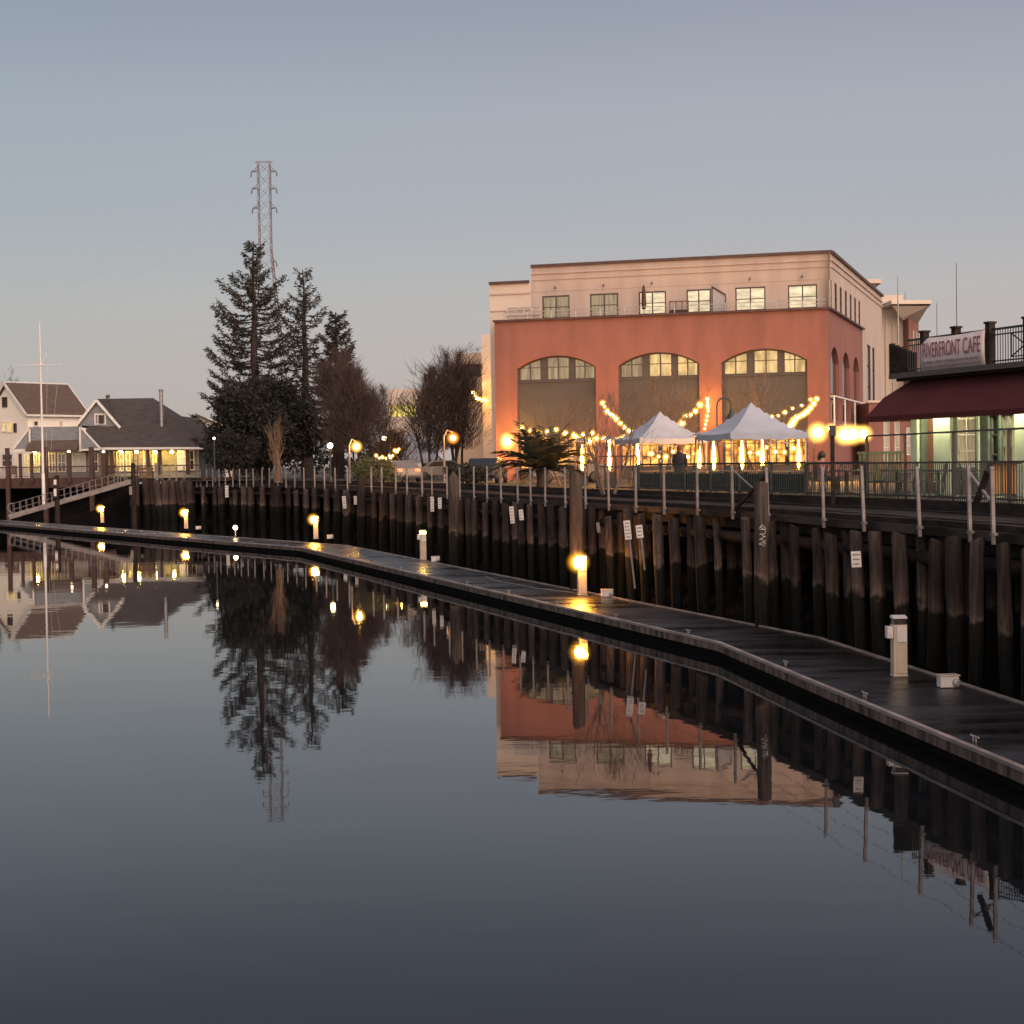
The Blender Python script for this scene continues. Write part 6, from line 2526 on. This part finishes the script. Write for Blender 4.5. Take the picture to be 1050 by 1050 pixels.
# little sunlit house behind the clubhouse
Yk = 215
q0, q1 = XZ(196, 446, Yk), XZ(226, 446, Yk)
hs2 = thing('small_house', 'small pale house with low roof between clubhouse and dark trees', 'house', (q0[0], Yk, ZG))
mb = MB()
mb.prism([(q0[0], Yk, ZG), (q1[0], Yk, ZG), (q1[0], Yk, Zat(212, 437, Yk)), ((q0[0] + q1[0]) / 2 - 1.0, Yk, Zat(208, 427, Yk)), (q0[0], Yk, Zat(197, 434, Yk))], (0, 8, 0))
mb.build('wall', M_CREAM, hs2)
mb = MB()
mb.bar((q0[0] - .4, Yk - .3, Zat(196, 434, Yk)), ((q0[0] + q1[0]) / 2 - 1.0, Yk - .3, Zat(208, 426, Yk)), .3, .3)
mb.bar(((q0[0] + q1[0]) / 2 - 1.0, Yk - .3, Zat(208, 426, Yk)), (q1[0], Yk - .3, Zat(212, 436, Yk)), .3, .3)
mb.build('roof_edge', M_ROOF2, hs2)

# club deck over the bank, posts, rail
Yd = 151
dk = thing('club_deck', 'dark red-brown timber deck with tall posts and railing in front of the clubhouse', 'deck', (Xat(60, Yd), Yd, ZDk))
x0, x1 = Xat(-40, Yd, 490), Xat(118, Yd, 490)
mb = MB()
mb.box(((x0 + x1) / 2, Yd + 7, ZDk - .12), (x1 - x0, 14, .24))
mb.build('floor', M_PLANK, dk)
mb = MB()
mb.box(((x0 + x1) / 2, Yd - .06, ZDk - .42), (x1 - x0, .1, .94))
mb.build('edge_beam', M_BROWNPOST, dk)
mb = MB()
mb.bar((x0, Yd, ZDk + 1.02), (x1, Yd, ZDk + 1.02), .12, .1)
mb.bar((x0, Yd, ZDk + .15), (x1, Yd, ZDk + .15), .06, .06)
xx = x0
while xx < x1:
    mb.bar((xx, Yd, ZDk + .15), (xx, Yd, ZDk + 1.0), .028)
    xx += .10
mb.build('railing', M_BROWNPOST, dk)
for k, (px, yt, yb, w) in enumerate(((8, 465, 530, .42), (21, 465, 500, .3), (32.5, 465, 500, .3), (46.5, 464, 530, .5), (71, 464, 500, .36), (94, 464, 532, .5), (106.5, 464, 500, .5), (-12, 465, 530, .4))):
    p = P(px, yt, Yd - .3)
    mb = MB()
    mb.box((p.x, Yd - .42, (p.z - 1 if yb > 510 else p.z) / 2 + (.5 if yb > 510 else 1.9) - (.0 if yb > 510 else .2)), (w * .8, w * .8, (p.z + 1 if yb > 510 else p.z - 3.4)))
    o = mb.build('post', M_BROWNPOST, dk)
    if px not in (21, 32.5, -12):
        mb = MB()
        mb.ball((p.x, Yd - .42, p.z + .08), .12, 8, 6)
        mb.build('post_lamp', E_WHITEBULB, o)
# furniture pieces on the deck
q = P(13, 481, Yd + 2)
t = thing('deck_chair', 'pale orange wooden chair on the club deck at the left', 'chair', (q.x, q.y, ZDk))
mb = MB()
mb.box((q.x, q.y, ZDk + .42), (.6, .55, .06))
mb.build('seat', M_PALEBARK, t)
mb = MB()
for k in range(5):
    mb.box((q.x - .24 + k * .12, q.y + .3, ZDk + .8), (.1, .04, .8))
mb.build('backrest', M_PALEBARK, t)
for sx in (-.26, .26):
    for sy in (-.24, .24):
        mb = MB()
        mb.box((q.x + sx, q.y + sy, ZDk + .2), (.06, .06, .4))
        mb.build('leg', M_PALEBARK, t)

# walkway with pale posts from clubhouse to the wharf, on a cluster of leaning piles
wk = thing('link_walkway', 'timber link walkway with dark handrail on clustered leaning piles', 'walkway', (Xat(160, 144), 144, ZDk))
pts_ = [(112, 497, 147), (136, 494, 143), (150, 492, 143), (168, 493, 143), (196, 497, 141), (206, 498, 139.5)]
line = [P(a, 490, Y_) for a, _, Y_ in pts_]
mb = MB()
for p, q in zip(line, line[1:]):
    d = Vector((q.x - p.x, q.y - p.y, 0)).normalized()
    n = Vector((-d.y, d.x, 0))
    a_, b_ = Vector((p.x, p.y, 3.45)), Vector((q.x, q.y, 3.45))
    mb.prism([a_, b_, b_ + n * 6, a_ + n * 6], (0, 0, .22))
mb.build('deck', M_PLANK, wk)
mb = MB()
for p, q in zip(line, line[1:]):
    mb.bar((p.x, p.y, 4.75), (q.x, q.y, 4.75), .1)
    mb.bar((p.x, p.y, 4.2), (q.x, q.y, 4.2), .05)
mb.build('handrail', M_BROWNPOST, wk)
for i, px in enumerate((121, 128, 141, 161, 166, 174, 181, 189)):
    p, _ = on_line([Vector((v.x, v.y)) for v in reversed(line)], px, 490)
    mb = MB()
    mb.bar((p.x, p.y - .05, 3.3), (p.x, p.y - .05, 4.8 + (.2 if px in (161,) else 0)), .3 if px in (161,) else .12)
    mb.build('post', M_GREYPOST if px > 150 or px < 130 else M_BROWNPOST, wk)
for px, ln in ((139, -.02), (150, .03), (156, .09), (161, .12), (170, .03), (178, .0), (184, .12), (188, .14), (194, .06)):
    p, _ = on_line([Vector((v.x, v.y)) for v in reversed(line)], px, 510)
    pile('pile', p.x, p.y - .1 + rp.uniform(-.3, .1), -1, 3.4, rp.uniform(.26, .4), ln, wk, along=Vector((1, 0)))
# planked box on the walkway
q = P(150, 479, 143.5)
t = thing('walkway_crate', 'pale planked crate on the link walkway below the clubhouse', 'crate', (q.x, q.y, 3.67))
mb = MB()
for k in range(3):
    mb.box((q.x, q.y, 3.85 + k * .32), (1.1, .6, .28))
mb.build('planks', M_PALEBARK, t, .01)
mb = MB()
for sx in (-.5, .5):
    mb.box((q.x + sx, q.y - .32, 4.17), (.1, .04, 1.0))
mb.build('corner_boards', M_PALEBARK, t)

# gangway down to the dock
g0, g1 = P(9, 530, 139), P(134, 493.5, 141)
gw_ = thing('gangway', 'sloping grey metal gangway with looped handrails leading down to the dock', 'gangway', g0)
d = (g1 - g0)
n = Vector((-d.y, d.x, 0)).normalized() * 1.2
mb = MB()
mb.prism([g0, g1, g1 + n, g0 + n], (0, 0, .1))
mb.build('walkway', M_STEEL, gw_)
mb = MB()
for o_ in (Vector((0, 0, 0)), n):
    mb.bar(g0 + o_ + Vector((0, 0, -.02)), g1 + o_ + Vector((0, 0, -.02)), .1, .42)
mb.build('side_beam', M_GREYPOST, gw_)
for o_ in (Vector((0, 0, 0)), n):
    mb = MB()
    for k in range(19):
        c = g0.lerp(g1, .04 + .93 * k / 18) + o_
        mb.tube([c, c + Vector((-.06, 0, 1.0))], .024, 6)
    a_, b_ = g0.lerp(g1, .04) + o_, g0.lerp(g1, .97) + o_
    for hh in (1.0, .5):
        mb.tube([a_ + Vector((-.06, 0, hh)), b_ + Vector((-.06, 0, hh))], .02, 6)
    mb.tube([a_ + Vector((0, 0, .05)), a_ + Vector((-.4, 0, .35)), a_ + Vector((-.55, 0, .75)), a_ + Vector((-.35, 0, 1.0)), a_ + Vector((-.06, 0, 1.0))], .035, 6)
    mb.build('handrail', M_GREYPOST, gw_)
GT = 'slim dark guide piles around the gangway'
for px, Y_, yt, lab, signs in ((58, 138, 488, 'slim dark guide pile with two white plates in front of the gangway', True), (136.5, 139, 476, 'slim dark guide pile at the upper end of the gangway', False)):
    q = P(px, yt, Y_)
    o = pile('guide_pile', q.x, q.y, -1.2, q.z, .2, .0, None, cat='guide pile', label=lab, group=GT, m=M_TIMBER)
    if signs:
        for yy, hh in ((494.5, .42), (505, .62)):
            mb = MB()
            c = P(px - 1.5, yy, Y_ - .26)
            mb.box(c, (.22, .03, hh))
            mb.build('plate', M_SIGN, o)
    else:
        mb = MB()
        c = P(px - 2.5, 503, Y_ - .3)
        mb.box(c, (.24, .05, .7), .1)
        mb.build('plate', M_GREYPOST, o)

# flagpole
Yf = 149
tp = P(40.5, 330, Yf)
fp = thing('flagpole', 'tall white nautical flagpole with crossed yardarm beside the clubhouse', 'flagpole', (tp.x, Yf, ZG - 2))
zy = Zat(41, 374.5, Yf)
mb = MB()
mb.tube([(tp.x, Yf, 1.0), (tp.x, Yf, 4.2), (tp.x, Yf, 4.25), (tp.x, Yf, 10), (tp.x, Yf, tp.z)], [.16, .15, .10, .09, .05], 10)
mb.build('mast', M_WHITE, fp)
mb = MB()
ya0, ya1 = P(18, 374.5, Yf), P(64, 374.5, Yf)
mb.tube([(ya0.x, Yf - .1, zy), (tp.x, Yf - .1, zy), (ya1.x, Yf - .1, zy)], [.025, .05, .025], 8)
mb.build('yardarm', M_WHITE, fp)
mb = MB()
mb.tube([(tp.x, Yf, zy - .1), (Xat(47.5, Yf, 362), Yf, Zat(47, 362, Yf))], [.04, .02], 6)
mb.build('gaff', M_WHITE, fp)
mb = MB()
for px in (48.5, 61):
    mb.tube([(Xat(px, Yf, 375), Yf - .1, zy), (Xat(48, Yf, 480) + (px - 48) * .02, Yf - .1, 4.9)], .008, 4, False)
mb.build('halyard', M_PLATE, fp)

# a dark tree corner at the far left
bare_tree(-14, 374, 200, 3.0, 'dark tree with a few twigs entering the left edge behind the house', 51, 3, 1500, M_BARK, M_TWIG, None, tw=.03)


# ------------------------------------------------------------------ parked cars behind the boardwalk
def car(px, Y, rz, label, paint, lights=None):
    x = Xat(px, Y, 480)
    t = thing('parked_car', label, 'car', (0, 0, 0), 'cars parked behind the trees')
    mb = MB()
    prof = [(-2.1, .35), (-2.15, .8), (-1.9, .95), (-1.2, 1.0), (-.6, 1.45), (.9, 1.48), (1.6, 1.05), (2.1, .98), (2.15, .45), (2.05, .3)]
    mb.prism([(a, -.85, z) for a, z in prof], (0, 1.7, 0))
    mb.build('body', paint, t, .06)
    mb = MB()
    gl = [(-1.08, 1.02), (-.58, 1.39), (.85, 1.42), (1.42, 1.06)]
    for y_ in (-.856, .836):
        mb = MB()
        mb.prism([(a, y_, z) for a, z in gl], (0, .02, 0))
        mb.build('side_window', M_GLASSDARK, t)
    for sx in (-1.3, 1.35):
        for sy in (-.87, .87):
            mb = MB(Matrix.Translation((sx, sy, .33)) @ Matrix.Rotation(R(90), 4, 'X'))
            mb.lathe((0, 0, 0), [(.001, .1), (.2, .1), (.33, .08), (.33, -.08), (.2, -.1), (.001, -.1)], 14)
            mb.build('wheel', M_BLACK, t)
    for sy in (-.62, .62):
        mb = MB()
        mb.box((2.14, sy, .82), (.06, .35, .18))
        mb.build('tail_light', E_TAIL if lights else M_BROWNPOST, t)
        mb = MB()
        mb.box((-2.13, sy, .72), (.06, .35, .16))
        mb.build('headlight', E_HEAD if lights else M_PLATE, t)
    t.location = (x, Y, ZG)
    t.rotation_euler = (0, 0, rz)


M_CARWHITE = mat('white_car_paint', (.16, .15, .15), (.14, .13, .13), .3, 1)
M_CARDARK = mat('dark_car_paint', (.03, .03, .035), (.02, .02, .024), .25, 1)
car(410, 112, R(-70), 'pale grey car with glowing red tail lights behind the park trees', M_CARWHITE, True)
car(499, 97, R(-100), 'dark car parked left of the palm', M_CARDARK)
car(451, 125, R(10), 'pale car parked behind the twin bare trees', M_CARWHITE)
car(583, 92, R(5), 'pale car partly hidden by the palm fronds and the tall reddish pile', M_CARWHITE)
